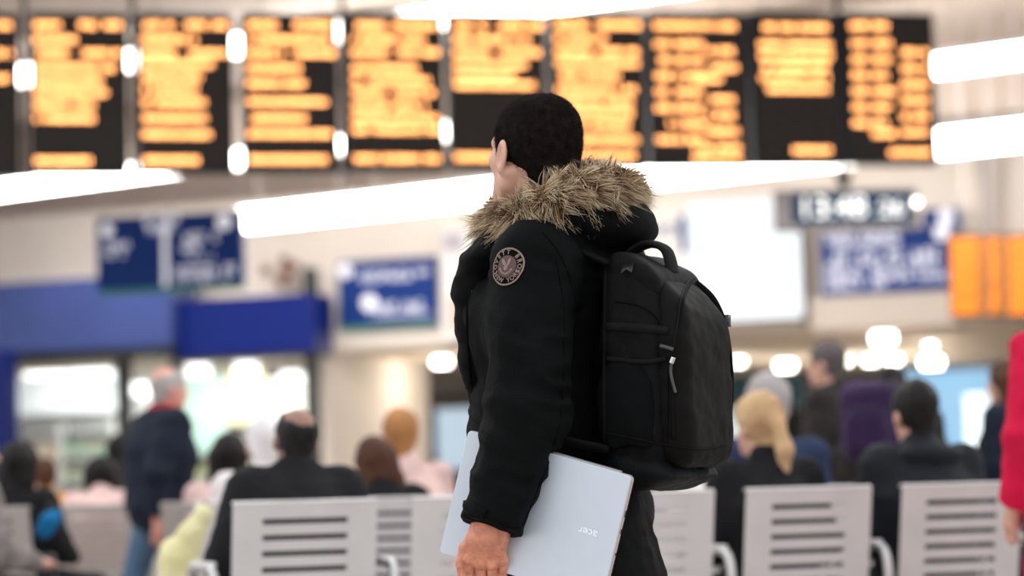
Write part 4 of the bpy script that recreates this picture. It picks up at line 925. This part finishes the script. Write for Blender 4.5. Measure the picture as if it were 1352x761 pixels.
for k in range(7):
    a = math.radians(205 + k * 22); poly([(.40 * math.cos(a) + .09 * math.cos(t), .40 * math.sin(a) + .07 * math.sin(t)) for t in np.linspace(0, 5.4, 7)])
mobj('badge_eagle', drape([(x, y) for x, y, z in eg.v], .0034), eg.f, M_TAN, jacket)

nv = lambda v: v / np.linalg.norm(v)
# ------- head, neck, hand: one body mesh
HT = math.radians(57); HP = math.radians(7)
fh = np.array((-math.cos(HT), math.sin(HT), 0)) * math.cos(HP) + ZV * math.sin(HP); lh = np.array((-math.sin(HT), -math.cos(HT), 0)); uh = np.cross(lh, -fh); uh = uh if uh[2] > 0 else -uh
hc = M(704, 199.5, 0.0); HS = 1.11; HAX = np.array((fh, lh, uh))
hp = lambda f_, l_, u_: hc + (fh * f_ + lh * l_ + uh * u_) * HS
Hd = Field(hc - (.17, .17, .27), hc + (.19, .17, .16), .0028)
rr = lambda *a: np.array(a) * HS
Hd.ell(hp(-.014, 0, .026), rr(.094, .0735, .078), .02, HAX).ell(hp(-.035, 0, .012), rr(.068, .070, .072), .03, HAX).ell(hp(-.048, 0, .046), rr(.056, .062, .060), .02, HAX).ell(hp(.005, 0, .050), rr(.062, .060, .050), .02, HAX)
Hd.ell(hp(.034, 0, -.048), rr(.058, .058, .080), .03, HAX).ell(hp(.045, 0, .022), rr(.042, .055, .045), .02, HAX)
for sg in (-1, 1):
    Hd.cone(hp(.0, sg * .054, -.066), hp(.066, sg * .024, -.098), .020 * HS, .018 * HS, .03)      # jaw line
    Hd.ell(hp(.058, sg * .040, -.022), rr(.024, .022, .020), .02, HAX)                              # cheekbone
    Hd.cone(hp(.084, sg * .012, .013), hp(.070, sg * .044, .014), .0095 * HS, .009 * HS, .012)      # brow
    Hd.ell(hp(.082, sg * .030, -.004), rr(.014, .016, .010), .008, HAX, op='cut').ell(hp(.072, sg * .030, -.005), rr(.0125, .0125, .0115), .004, HAX)  # eye socket and eyeball
    # ear: rim, lobe and hollow
    ec = hp(-.014, sg * .0830, -.014); q0_ = -fh * .985 + lh * sg * .17; q1_ = fh * .17 + lh * sg * .985; q2_ = nv(uh * .97 - q0_ * -.2); q0_ = nv(q0_ - q2_ * np.dot(q0_, q2_)); EA = np.array((q0_, q1_, q2_))
    Hd.ell(ec, rr(.0215, .0066, .0325), .003, EA).ell(hp(-.004, sg * .077, -.038), rr(.010, .006, .012), .003, EA)
    Hd.ell(ec + EA[1] * .0060 * HS - EA[0] * .003 - EA[2] * .002, rr(.0140, .0075, .0225), .002, EA, op='cut')
Hd.cone(hp(.088, 0, .008), hp(.110, 0, -.030), .0085 * HS, .012 * HS, .012).ell(hp(.096, 0, -.034), rr(.014, .017, .009), .01, HAX)
Hd.ell(hp(.082, 0, -.104), rr(.020, .024, .018), .02, HAX).cone(hp(.091, -.018, -.062), hp(.091, .018, -.062), .0065 * HS, .0065 * HS, .008).cone(hp(.089, -.015, -.074), hp(.089, .015, -.074), .0075 * HS, .0075 * HS, .007)
Hd.cone(hp(-.038, 0, -.035), neckb - ZV * .04, .057 * HS, .064 * HS, .025).cone(hp(-.055, 0, -.03), neckb + BV * .01, .050, .055, .03)
Hd.cone(hp(-.018, .064, -.048), neckb + FV * .065, .015, .015, .02).cone(hp(-.018, -.064, -.048), neckb + FV * .065, .015, .015, .02)
Vh, Fh = Hd.mesh()
# torso and limbs under the clothes
Bd = Field((base[0] - .45, DM - .5, 0), (base[0] + .45, DM + .45, 1.6), .011)
Bd.cone(neckb - ZV * .06, chest, .07, .10, .04, ax=LV, fac=1.2).cone(chest, hem + ZV * .12, .10, .10, .04)
Bd.cone(ls, el, .05, .042, .03).cone(el, wr - ad * .06, .042, .030, .02).cone(rs, ra_el, .05, .042, .03).cone(ra_el, ra_wr, .042, .03, .02).cone(neckb - ZV * .08 + LV * .08, ls, .05, .05, .03).cone(neckb - ZV * .08 - LV * .08, rs, .05, .05, .03)
hipc = hem + ZV * .17; LG = []
for sg in (-1, 1):
    h0 = hipc + LV * sg * .09; k0 = np.array((base[0], base[1], .48)) + LV * sg * .11 + FV * .03; a0 = np.array((base[0], base[1], .09)) + LV * sg * .12 - FV * .02; LG.append((h0, k0, a0, a0 + FV * .17 - ZV * .05))
    Bd.cone(h0, k0, .075, .05, .03).cone(k0, a0, .05, .036, .02).cone(a0, LG[-1][3], .035, .03, .015)
# hidden right hand
rd = ra_wr - ra_el; rd /= np.linalg.norm(rd)
Bd.cone(ra_wr, ra_wr + rd * .09, .028, .033, .015)
for q in range(4): Bd.cone(ra_wr + rd * .09 + ZV * (q - 1.5) * .018, ra_wr + rd * .15 + ZV * (q - 1.5) * .018 + LV * .02, .011, .009, .004)
Bd.cone(ra_wr + rd * .03 + ZV * .03, ra_wr + rd * .09 + ZV * .06, .012, .01, .008)
Vb, Fb = Bd.mesh()
# left hand closed on the lower edge of the laptop
G = Field(M(640, 735, -.25) - (.095, .10, .125), M(640, 735, -.25) + (.095, .14, .11), .0021)
hd_ = -.262
G.cone(wr - ad * .05, M(646, 706, -.292), .031, .031, .02, ax=(0, 1, 0), fac=.8)
G.cone(M(646, 702, -.286), M(632, 732, hd_), .030, .024, .02, ax=(0, 1, 0), fac=.62).cone(M(650, 702, -.286), M(652, 734, hd_), .028, .025, .02, ax=(0, 1, 0), fac=.62).cone(M(640, 704, -.284), M(623, 730, hd_ + .004), .022, .016, .02, ax=(0, 1, 0), fac=.75)
KN = [(619, 738, .0120, 760, 621), (634, 744, .0128, 767, 635), (649.5, 745, .0124, 766, 650), (664, 740, .0112, 760, 663)]
for i, (kx, ky, r, ty, tx_) in enumerate(KN):
    k0 = M(kx, ky, hd_ - .001); k1 = M(tx_, ty, hd_ + .016); k2 = M(tx_ + 1, ty + 2 - i, -.218); k3 = M(tx_ + 2, ty - 16, -.182)
    wst = M(645 + (i - 1.5) * 4, 708, -.288)
    G.cone(wst, k0, .009, r * .80, .008).ell(k0 - (0, .006, 0), (r * .98, r * .95, r * 1.05), .004)
    G.cone(k0, k1, r * .90, r * .84, .002).cone(k1, k2, r * .88, r * .80, .003).cone(k2, k3, r * .8, r * .68, .003)
# thumb on the front side, leaving the palm near its base
G.cone(M(634, 709, -.280), M(615, 724, -.262), .017, .0140, .012).cone(M(615, 724, -.262), M(608, 742, -.256), .0130, .0110, .003).cone(M(608, 742, -.256), M(611, 764, -.256), .0108, .0088, .002)
Vg, Fg = G.mesh(); Ng = vnormals(Vg, Fg)
Vg = Vg + Ng * (.0006 * vnoise(Vg * 120, 3) + .0005 * (1 - 2 * np.abs(vnoise(Vg * (220, 220, 60), 8))))[:, None]
Vall = np.concatenate([Vh, Vb, Vg]); Fall = np.concatenate([Fh, Fb + len(Vh), Fg + len(Vh) + len(Vb)])
mi = [0] * len(Fh) + [0] * len(Fb) + [1] * len(Fg)
body = mobj('body', Vall, Fall, None, man, mats=[M_FACE, M_HAND], midx=mi)

# ------- cropped hair
def strands(name, roots, dirs, lens, rad, cols, parent, m, bend, segs=4, sides=3):
    n = len(roots); V = []; Cc = []
    d = dirs / np.linalg.norm(dirs, axis=1, keepdims=True)
    a = np.cross(d, np.array((.3, .5, .81))); a /= np.linalg.norm(a, axis=1, keepdims=True); b = np.cross(d, a)
    rings = []
    for i in range(segs + 1):
        t = i / segs; c = roots + d * (lens * t)[:, None] + bend * (t * t * lens)[:, None]; r = rad * (1 - t * .93)
        rings.append(np.stack([c + a * (r * math.cos(2 * math.pi * j / sides))[:, None] + b * (r * math.sin(2 * math.pi * j / sides))[:, None] for j in range(sides)], 1))
        Cc.append(np.repeat((cols[0] * (1 - t) + cols[1] * t)[:, None, :], sides, 1))
    V = np.stack(rings, 1).reshape(-1, 3); CC = np.stack(Cc, 1).reshape(-1, 3)
    st = (segs + 1) * sides; F = []
    for i in range(segs):
        for j in range(sides): F.append((i * sides + j, i * sides + (j + 1) % sides, (i + 1) * sides + (j + 1) % sides, (i + 1) * sides + j))
    F = np.array(F)[None] + (np.arange(n) * st)[:, None, None]; F = F.reshape(-1, 4)
    o = mobj(name, V, F, m, parent)
    at = o.data.attributes.new('strand_colour', 'FLOAT_COLOR', 'POINT'); at.data.foreach_set('color', np.concatenate([CC, np.ones((len(CC), 1))], 1).astype(np.float32).ravel())
    o['kind'] = 'stuff'; return o
HR = Field(hc - (.17, .17, .2), hc + (.19, .17, .17), .0032)
# the hair follows the skull a few millimetres proud, stopping at the forehead, round the ears and at the nape
HR.ell(hp(-.016, 0, .028), rr(.098, .078, .0820), .0, HAX, clip=[(hp(.052, 0, .050), nv(fh - uh * .42))]).ell(hp(-.037, 0, .006), rr(.071, .0735, .078), .02, HAX)
HR.ell(hp(-.048, 0, .046), rr(.060, .066, .064), .015, HAX).ell(hp(-.003, 0, .052), rr(.062, .064, .0525), .015, HAX)
HR.cone(hp(-.058, 0, -.03), hp(-.060, 0, -.075), .055 * HS, .047 * HS, .02)
for sg in (-1, 1):
    HR.cone(hp(.022, sg * .0655, .035), hp(.016, sg * .0665, -.022), .0115 * HS, .006 * HS, .012)
    HR.ell(hp(-.012, sg * .090, -.014), rr(.020, .020, .027), .005, HAX, op='cut').ell(hp(.010, sg * .080, -.072), rr(.038, .036, .042), .012, HAX, op='cut')
sl, P_ = HR.sub(HR.lo, HR.lo + HR.h * HR.n)
npl = nv(-uh * 1.0 + fh * .55); cp = hp(-.03, 0, -.062); HR.plane(cp, npl)
V, F = HR.mesh(); V = relax(V, F, 1, .4)
M_HAIR = mat('cropped_black_hair', (.0065, .0045, .004), .8, col2=(.026, .017, .0145), nscale=60, bump=.9, bscale=500, spec=.06)
hair = mobj('hair', V, F, M_HAIR, man)
N = vnormals(V, F); pick = RNG.choice(len(V), min(len(V), 14000), False)
dr = N[pick] + RNG.normal(0, .35, (len(pick), 3)) - ZV * .25
hcol = np.tile(np.array((.010, .0075, .007)), (len(pick), 1)); M_STR = attr_mat('hair_strand', 'strand_colour', .7, .12)
strands('hair_stubble', V[pick] - N[pick] * .001, dr, RNG.uniform(.004, .008, len(pick)), RNG.uniform(.0004, .0007, len(pick)), (hcol * .5, hcol * RNG.uniform(.5, 3.4, (len(pick), 1))), hair, M_STR, np.zeros((len(pick), 3)), 1)

# ------- fur trim round the hood
ring = spline([M(665, 298, -.075), M(700, 279, -.135), M(747, 259, -.165), M(792, 247, -.145), M(822, 254, -.06), M(818, 252, .06), M(780, 238, .15), M(730, 244, .19), M(686, 272, .15), M(660, 295, .04)], 10, True)
ring = np.array(ring); rc = ring.mean(0)
tan = np.roll(ring, -1, 0) - np.roll(ring, 1, 0); tan /= np.linalg.norm(tan, axis=1, keepdims=True)
rad_ = ring - rc; rad_ -= tan * np.sum(rad_ * tan, 1, keepdims=True); rad_ /= np.linalg.norm(rad_, axis=1, keepdims=True); upr = np.cross(tan, rad_); upr *= np.sign(upr[:, 2:3])
mb = MB().tube(list(ring) + [ring[0], ring[1]], .037, 12, caps=False); fur = mobj('fur_trim', mb.v, mb.f, mat('fur_base', (.16, .085, .042), .9, noise=.5, nscale=60, bump=1.0, bscale=150), man)
NC, PER = 1250, 13; NF = NC * PER      # locks of hair: the strands of one lock share a direction and meet at its tip
ck = RNG.random(NC) * len(ring); ca_ = RNG.uniform(-math.pi, math.pi, NC)
kk = np.repeat(np.arange(NC), PER); fi = np.mod(ck[kk] + RNG.normal(0, .75, NF), len(ring)); an = ca_[kk] + RNG.normal(0, .30, NF)
def ring_at(fi):
    i0 = fi.astype(int) % len(ring); i1 = (i0 + 1) % len(ring); fr = (fi - fi.astype(int))[:, None]; return ring[i0] * (1 - fr) + ring[i1] * fr, i0
def around(fi, an):
    c_, i0 = ring_at(fi); n_ = rad_[i0] * np.cos(an)[:, None] + upr[i0] * np.sin(an)[:, None]; return c_ + n_ * .033, n_, i0
roots, nrm, i0 = around(fi, an); rootk, nk, ik = around(ck, ca_)
sw = vnoise(np.stack([ck * .35, ca_ * .8, np.zeros(NC)], 1), 31)[:, None]
dk = nk * .8 + rad_[ik] * .45 + tan[ik] * (.30 + .75 * sw) + upr[ik] * RNG.normal(.08, .28, (NC, 1)) + RNG.normal(0, .18, (NC, 3)); dk /= np.linalg.norm(dk, axis=1, keepdims=True)
lk = RNG.uniform(.026, .050, NC); bk_ = -ZV * .40 + tan[ik] * (.55 * sw) + RNG.normal(0, .22, (NC, 3))
vec = dk[kk] * lk[kk][:, None] - (roots - rootk[kk]) * .45 + RNG.normal(0, .0022, (NF, 3)); lens = np.linalg.norm(vec, axis=1) * RNG.uniform(.8, 1.08, NF)
bend = bk_[kk] + RNG.normal(0, .07, (NF, 3))
dark = np.array((.055, .027, .013)); tanc = np.array((.62, .35, .16)); cream = np.array((1.0, .87, .64))
tone = np.clip(.66 + .55 * sw[:, 0] + RNG.normal(0, .30, NC), 0, 1)[kk][:, None]; jit = np.clip(tone + RNG.normal(0, .18, (NF, 1)), 0, 1)
rootc = dark * (1 - jit * .45) + tanc * jit * .45; tipc = np.where(jit < .35, dark * 2.2 + tanc * jit * .6, tanc * (1 - jit) * 1.1 + cream * jit)
strands('fur_hairs', roots, vec, lens, RNG.uniform(.0010, .0019, NF), (rootc, tipc), fur, attr_mat('fur_strand', 'strand_colour', .55, .3), bend, 5)

# short underfur that fills the band
NU = 7000; fu = RNG.random(NU) * len(ring); au = RNG.uniform(-math.pi, math.pi, NU); ru, nu_, iu = around(fu, au)
du = nu_ * .8 + rad_[iu] * .3 + tan[iu] * (.5 + .5 * vnoise(np.stack([fu * .5, au, np.zeros(NU)], 1), 41))[:, None] + RNG.normal(0, .25, (NU, 3)); tu = np.clip(.4 + RNG.normal(0, .3, (NU, 1)), 0, 1)
strands('under_fur', ru - nu_ * .004, du, RNG.uniform(.016, .030, NU), RNG.uniform(.0010, .0019, NU), (dark * np.ones((NU, 1)), tanc * (1 - tu) * .8 + cream * tu * .8), fur, bpy.data.materials['fur_strand'], -ZV * .3 + RNG.normal(0, .2, (NU, 3)), 3)

# ------- trousers and shoes
Tr = Field((base[0] - .4, DM - .4, 0), (base[0] + .4, DM + .4, 1.05), .012); Sh = Field((base[0] - .5, DM - .5, -.02), (base[0] + .5, DM + .5, .25), .01)
Tr.cone(LG[0][0], LG[1][0], .115, .115, .03)
for h0, k0, a0, t0 in LG:
    Tr.cone(h0, k0, .098, .072, .03).cone(k0, a0, .072, .06, .03, clip=[(a0 - ZV * .03, -ZV)]); Sh.cone(a0 - ZV * .045 - FV * .04, t0 + ZV * .002, .05, .042, .02, clip=[(np.zeros(3), -ZV)]).cone(a0, a0 - ZV * .04, .046, .048, .02)
V, F = Tr.mesh(); V = V + vnormals(V, F) * (.006 * vnoise(V * (10, 10, 18), 4))[:, None]; mobj('trousers', V, F, M_TROU, man); V, F = Sh.mesh(); mobj('shoes', V, F, M_SHOE, man)

# ---------------------------------------------------------------- laptop under his arm
LP = Plane(M(640, 735, -.222), (math.cos(math.radians(24)), -math.sin(math.radians(24))))
TL, TR, BL = LP.hit(621, 568), LP.hit(836, 629), LP.hit(573, 727)
e1 = nv(TR - TL); e3 = LP.n; e2 = nv((BL - TL) - e1 * np.dot(BL - TL, e1)); LW = np.linalg.norm(TR - TL); LH = abs(np.dot(BL - TL, e2)) 
print('LAPTOP', LW, LH)
lc = TL + e1 * LW / 2 + e2 * LH / 2
lap = empty('laptop', lc, 0, 'silver laptop with pink-edged sides held under the man\'s arm', 'laptop')
def rslab(w_, h_, r, th, z0, name, m, parent, bev=.0015):
    n = 6; o = []
    for cx_, cy_, a0 in ((w_ / 2 - r, h_ / 2 - r, 0), (-w_ / 2 + r, h_ / 2 - r, 90), (-w_ / 2 + r, -h_ / 2 + r, 180), (w_ / 2 - r, -h_ / 2 + r, 270)):
        for k in range(n + 1): a = math.radians(a0 + 90 * k / n); o.append((cx_ + r * math.cos(a), cy_ + r * math.sin(a)))
    N_ = len(o); V = [e1 * x + e2 * y + e3 * z for z in (z0, z0 + th) for x, y in o]
    F = [tuple(range(N_ - 1, -1, -1)), tuple(N_ + j for j in range(N_))] + [(j, (j + 1) % N_, N_ + (j + 1) % N_, N_ + j) for j in range(N_)]
    ob = MB()._add(V, F).build(name, m, parent, False, bev); return ob
M_ALU = mat('silver_aluminium', (.60, .655, .74), .40, metal=.25, noise=.015, nscale=30, bump=.02, bscale=500); M_ROSE = mat('rose_edge', (.42, .22, .20), .35, metal=.6)
lid = rslab(LW, LH, .010, .0075, .0022, 'lid', M_ALU, lap); rslab(LW - .001, LH - .001, .010, .002, .0, 'lid_seam', M_ROSE, lap, .0003)
bs = rslab(LW, LH, .010, .0105, -.0108, 'base', mat('pale_rose_side', (.55, .47, .45), .35, metal=.5), lap)
MB().box(e1 * 0 - e2 * (LH / 2 - .001) - e3 * .002, (LW * .86, .010, .012), [e1, e2, e3]).build('hinge', mat('hinge_grey', (.35, .34, .36), .4, metal=.6), lap, bevel=.003)
for k, (yy, ln) in enumerate(((-.2, .014), (-.06, .010), (.12, .005))):
    MB().box(e1 * (LW / 2 + .0004) + e2 * (yy * LH) - e3 * .0055, (.0009, ln, .0022), [e1, e2, e3]).build('port', M_BADGE, bs.parent)
V, F = text_mesh('acer', .0235, .0003); lo_c = LP.hit(778.5, 703, .0) - lc; lo_c = e1 * np.dot(lo_c, e1) + e2 * np.dot(lo_c, e2)
mesh_obj('logo', [lo_c - e1 * q[0] * 1.05 + e2 * q[1] + e3 * .0104 for q in V], F, mat('logo_silver', (.86, .93, .98), .12, metal=.4), lap, False)

# ---------------------------------------------------------------- black backpack on his back
M_PACK = mat('black_pack_nylon', (.0028, .0027, .0027), .65, noise=.2, nscale=12, bump=.3, bscale=300, spec=.12)
M_RIP = weave('ripstop_nylon', (.0036, .0029, .0026), 150, .65, .5, spec=.12); M_MESH = weave('pocket_mesh', (.0025, .003, .0035), 260, .8, .6, spec=.1); M_SLATE = mat('slate_side_nylon', (.0028, .0038, .0046), .6, noise=.2, nscale=10, bump=.25, bscale=200, spec=.12)
M_WEB = weave('webbing', (.006, .006, .0065), 300, .75, .5, spec=.15); M_ZIP = mat('black_zip', (.005, .005, .005), .8, spec=.08); M_CORD = mat('grey_cord', (.05, .05, .055), .5)
PO = chest + BV * .185; PO = PO + ZV * (M(850, 487, -.2)[2] - PO[2])
pack = empty('backpack', (PO[0], PO[1], 0), 0, 'black hiking backpack with ripstop front pocket on the man\'s back', 'backpack')
POF = np.array((PO[0], PO[1], 0))
def K(t, s, z): return PO + BV * t + LV * s + ZV * z
def pobj(name, V, F, m, parent=pack, **k): return mesh_obj(name, np.asarray(V) - POF, F, m, parent, **k)
PA = np.array((BV, LV, ZV))
def body_warp(tmax, top, bot, wtop, wmid, sh=.035):
    def wp(q, h):
        t = q[0]; z = q[2]
        zt = np.clip((z - top * .25) / (top * .75), 0, 1); zb = np.clip((-z - bot * .55) / (bot * .45), 0, 1)
        th = (tmax - .055 * zt ** 2 - sh * zb ** 2)
        wid = wmid - (wmid - wtop) * zt ** 2 - .02 * zb
        tp = top - .055 * np.clip(t / tmax, 0, 1.1) ** 1.5
        zc = (tp - bot) / 2; hz = (tp + bot) / 2
        return [t - th / 2, q[1], z - zc], [th / 2, wid, hz]
    return wp
def packpart(name, fields, m, h=.0055, disp=.002, seed=1, parent=pack, fold=0.0):
    Fd = Field(PO + np.array((-.32, -.38, -.32)), PO + np.array((.36, .34, .33)), h)
    fields(Fd); V, F = Fd.mesh(); N = vnormals(V, F)
    V = V + N * (disp * vnoise(V * 22, seed) + disp * .5 * vnoise(V * 55, seed + 1) + fold * (1 - 2 * np.abs(vnoise(V * (26, 26, 6), seed + 2))))[:, None]
    return pobj(name, relax(V, F, 1, .3), F, m, parent), BVHTree.FromPolygons(V.tolist(), F.tolist())
main, mb_bvh = packpart('main_body', lambda f: f.rbox(K(0, 0, 0), (.16, .16, .26), .045, 0, PA, warp=body_warp(.150, .248, .248, .120, .150)), M_PACK, disp=.003, fold=.002)
fp, fp_bvh = packpart('front_pocket', lambda f: f.rbox(K(.112, 0, -.012), (.1, .14, .23), .042, 0, PA, warp=body_warp(.090, .210, .200, .095, .137, .004)), M_RIP, disp=.003, seed=5, fold=.0006)
bt, bt_bvh = packpart('base_panel', lambda f: f.rbox(K(.0, 0, -.198), (.12, .16, .08), .050, 0, PA, warp=body_warp(.166, .050, .060, .150, .150, .05)), M_SLATE, disp=.003, seed=8)
sp_, sp_bvh = packpart('side_pocket', lambda f: f.ell(K(.066, .128, -.085), (.068, .045, .13), 0, PA, clip=[(K(0, 0, .012), ZV), (K(0, 0, -.165), -ZV)]), M_MESH, .0045, .0015, 3, fold=.004)
top, tp_bvh = packpart('top_flap', lambda f: f.rbox(K(.018, 0, .205), (.1, .12, .05), .03, 0, PA, warp=body_warp(.120, .052, .09, .125, .135)), M_PACK, disp=.002, seed=13)
PB = [mb_bvh, fp_bvh, bt_bvh, sp_bvh, tp_bvh]
def shoot3(px, py, off=.003):
    d = Vector(ray(px, py)).normalized(); best = None
    for t in PB:
        h = t.ray_cast(Vector(CAM), d)
        if h[0] and (best is None or h[3] < best[1]): best = (np.array(h[0]), h[3])
    return None if best is None else best[0] - np.array(d) * off
def plaid(name, pix, r, m, parent=pack, n=6, flat=None, off=.002):
    q = [shoot3(p[0], p[1], off) for p in spline([(a, b, 0) for a, b in pix], n)]; q = [x for x in q if x is not None]
    if len(q) < 2: print('NOHIT', name); return None
    mb = MB().tube(q, r, 6, flat=flat); return pobj(name, mb.v, mb.f, m, parent)
plaid('pocket_zip', [(912, 372), (903, 392), (899, 425), (893, 455), (889, 490), (888, 530), (889, 580)], .0042, M_ZIP)
plaid('pocket_piping', [(935, 366), (920, 366), (908, 374), (899, 395), (895, 425), (890, 455), (884, 490)], .0028, M_WEB)
plaid('side_strap', [(800, 431), (825, 432), (850, 434), (882, 437)], .010, M_WEB, flat=((0, -1, 0), .25))
plaid('back_piping', [(800, 345), (799, 400), (798, 470), (798, 560), (800, 605)], .0045, M_ZIP)
plaid('pocket_hem', [(802, 474), (830, 477), (855, 478), (880, 474)], .006, M_WEB)
plaid('panel_seam', [(812, 398), (840, 402), (862, 414), (876, 432)], .0022, M_ZIP)
plaid('base_seam', [(800, 572), (840, 580), (880, 588), (925, 594), (960, 588)], .0022, M_ZIP)
plaid('lower_seam', [(882, 490), (881, 540), (880, 585)], .0022, M_ZIP)
# zip pulls with cords, and the small winged tab
pl = plaid('zip_pull', [(872, 457), (880, 459), (889, 462)], .0045, M_CORD, off=.006)
pl = plaid('zip_pull', [(889, 472), (886, 484), (886, 496), (890, 512), (892, 519)], .0035, M_CORD, off=.007)
plaid('zip_slider', [(889, 472), (886, 480)], .0065, mat('chrome', (.6, .6, .62), .2, metal=1.0), off=.008)
q0 = shoot3(829, 354, .004)
if q0 is not None:
    mb = MB(); mb._add([q0 + RIGHT * x * .001 + UP * y * .001 - FWD * z for z in (0, .005) for x, y in ((-16, -12), (-4, -3), (8, -10), (13, 12), (2, 6), (-8, 8))], [tuple(range(6)), tuple(range(11, 5, -1))] + [(i, (i + 1) % 6, 6 + (i + 1) % 6, 6 + i) for i in range(6)])
    pobj('winged_tab', mb.v, mb.f, mat('bronze_tab', (.02, .018, .016), .5), pack)
# grab handle, shoulder straps, far-side strap
hl = spline([K(.012, .0, .238), K(.03, 0, .262), K(.068, 0, .272), K(.105, 0, .255), K(.118, 0, .205)], 8)
hm = MB().tube(hl, .030, 10, flat=(BV * .3 + ZV, .28)); pobj('grab_handle', hm.v, hm.f, M_WEB)
for sg in (-1, 1):
    sh_ = ls if sg > 0 else rs
    ps = spline([K(.02, sg * .07, .22), K(-.06, sg * .085, .262), sh_ - LV * sg * .09 + ZV * .095, sh_ - LV * sg * .085 + FV * .09 + ZV * .03, sh_ - LV * sg * .075 + FV * .135 - ZV * .12, sh_ - LV * sg * .055 + FV * .12 - ZV * .28, sh_ - LV * sg * .01 + FV * .0 - ZV * .36, K(.02, sg * .13, -.17)], 6)
    hm = MB().tube(ps, .034, 8, flat=(ZV, .25)); pobj('shoulder_strap', hm.v, hm.f, M_WEB, smooth=True)
fs = spline([K(.13, -.09, .19), K(.165, -.105, .15), K(.185, -.118, .08), K(.189, -.125, -.03), K(.18, -.12, -.14)], 6)
hm = MB().tube(fs, .009, 6, flat=(LV, .5)); pobj('far_strap', hm.v, hm.f, M_ZIP)
hm = MB().box(K(.190, -.118, .105), (.010, .016, .026), [BV, LV, ZV]); pobj('strap_buckle', hm.v, hm.f, M_BUCKLE)
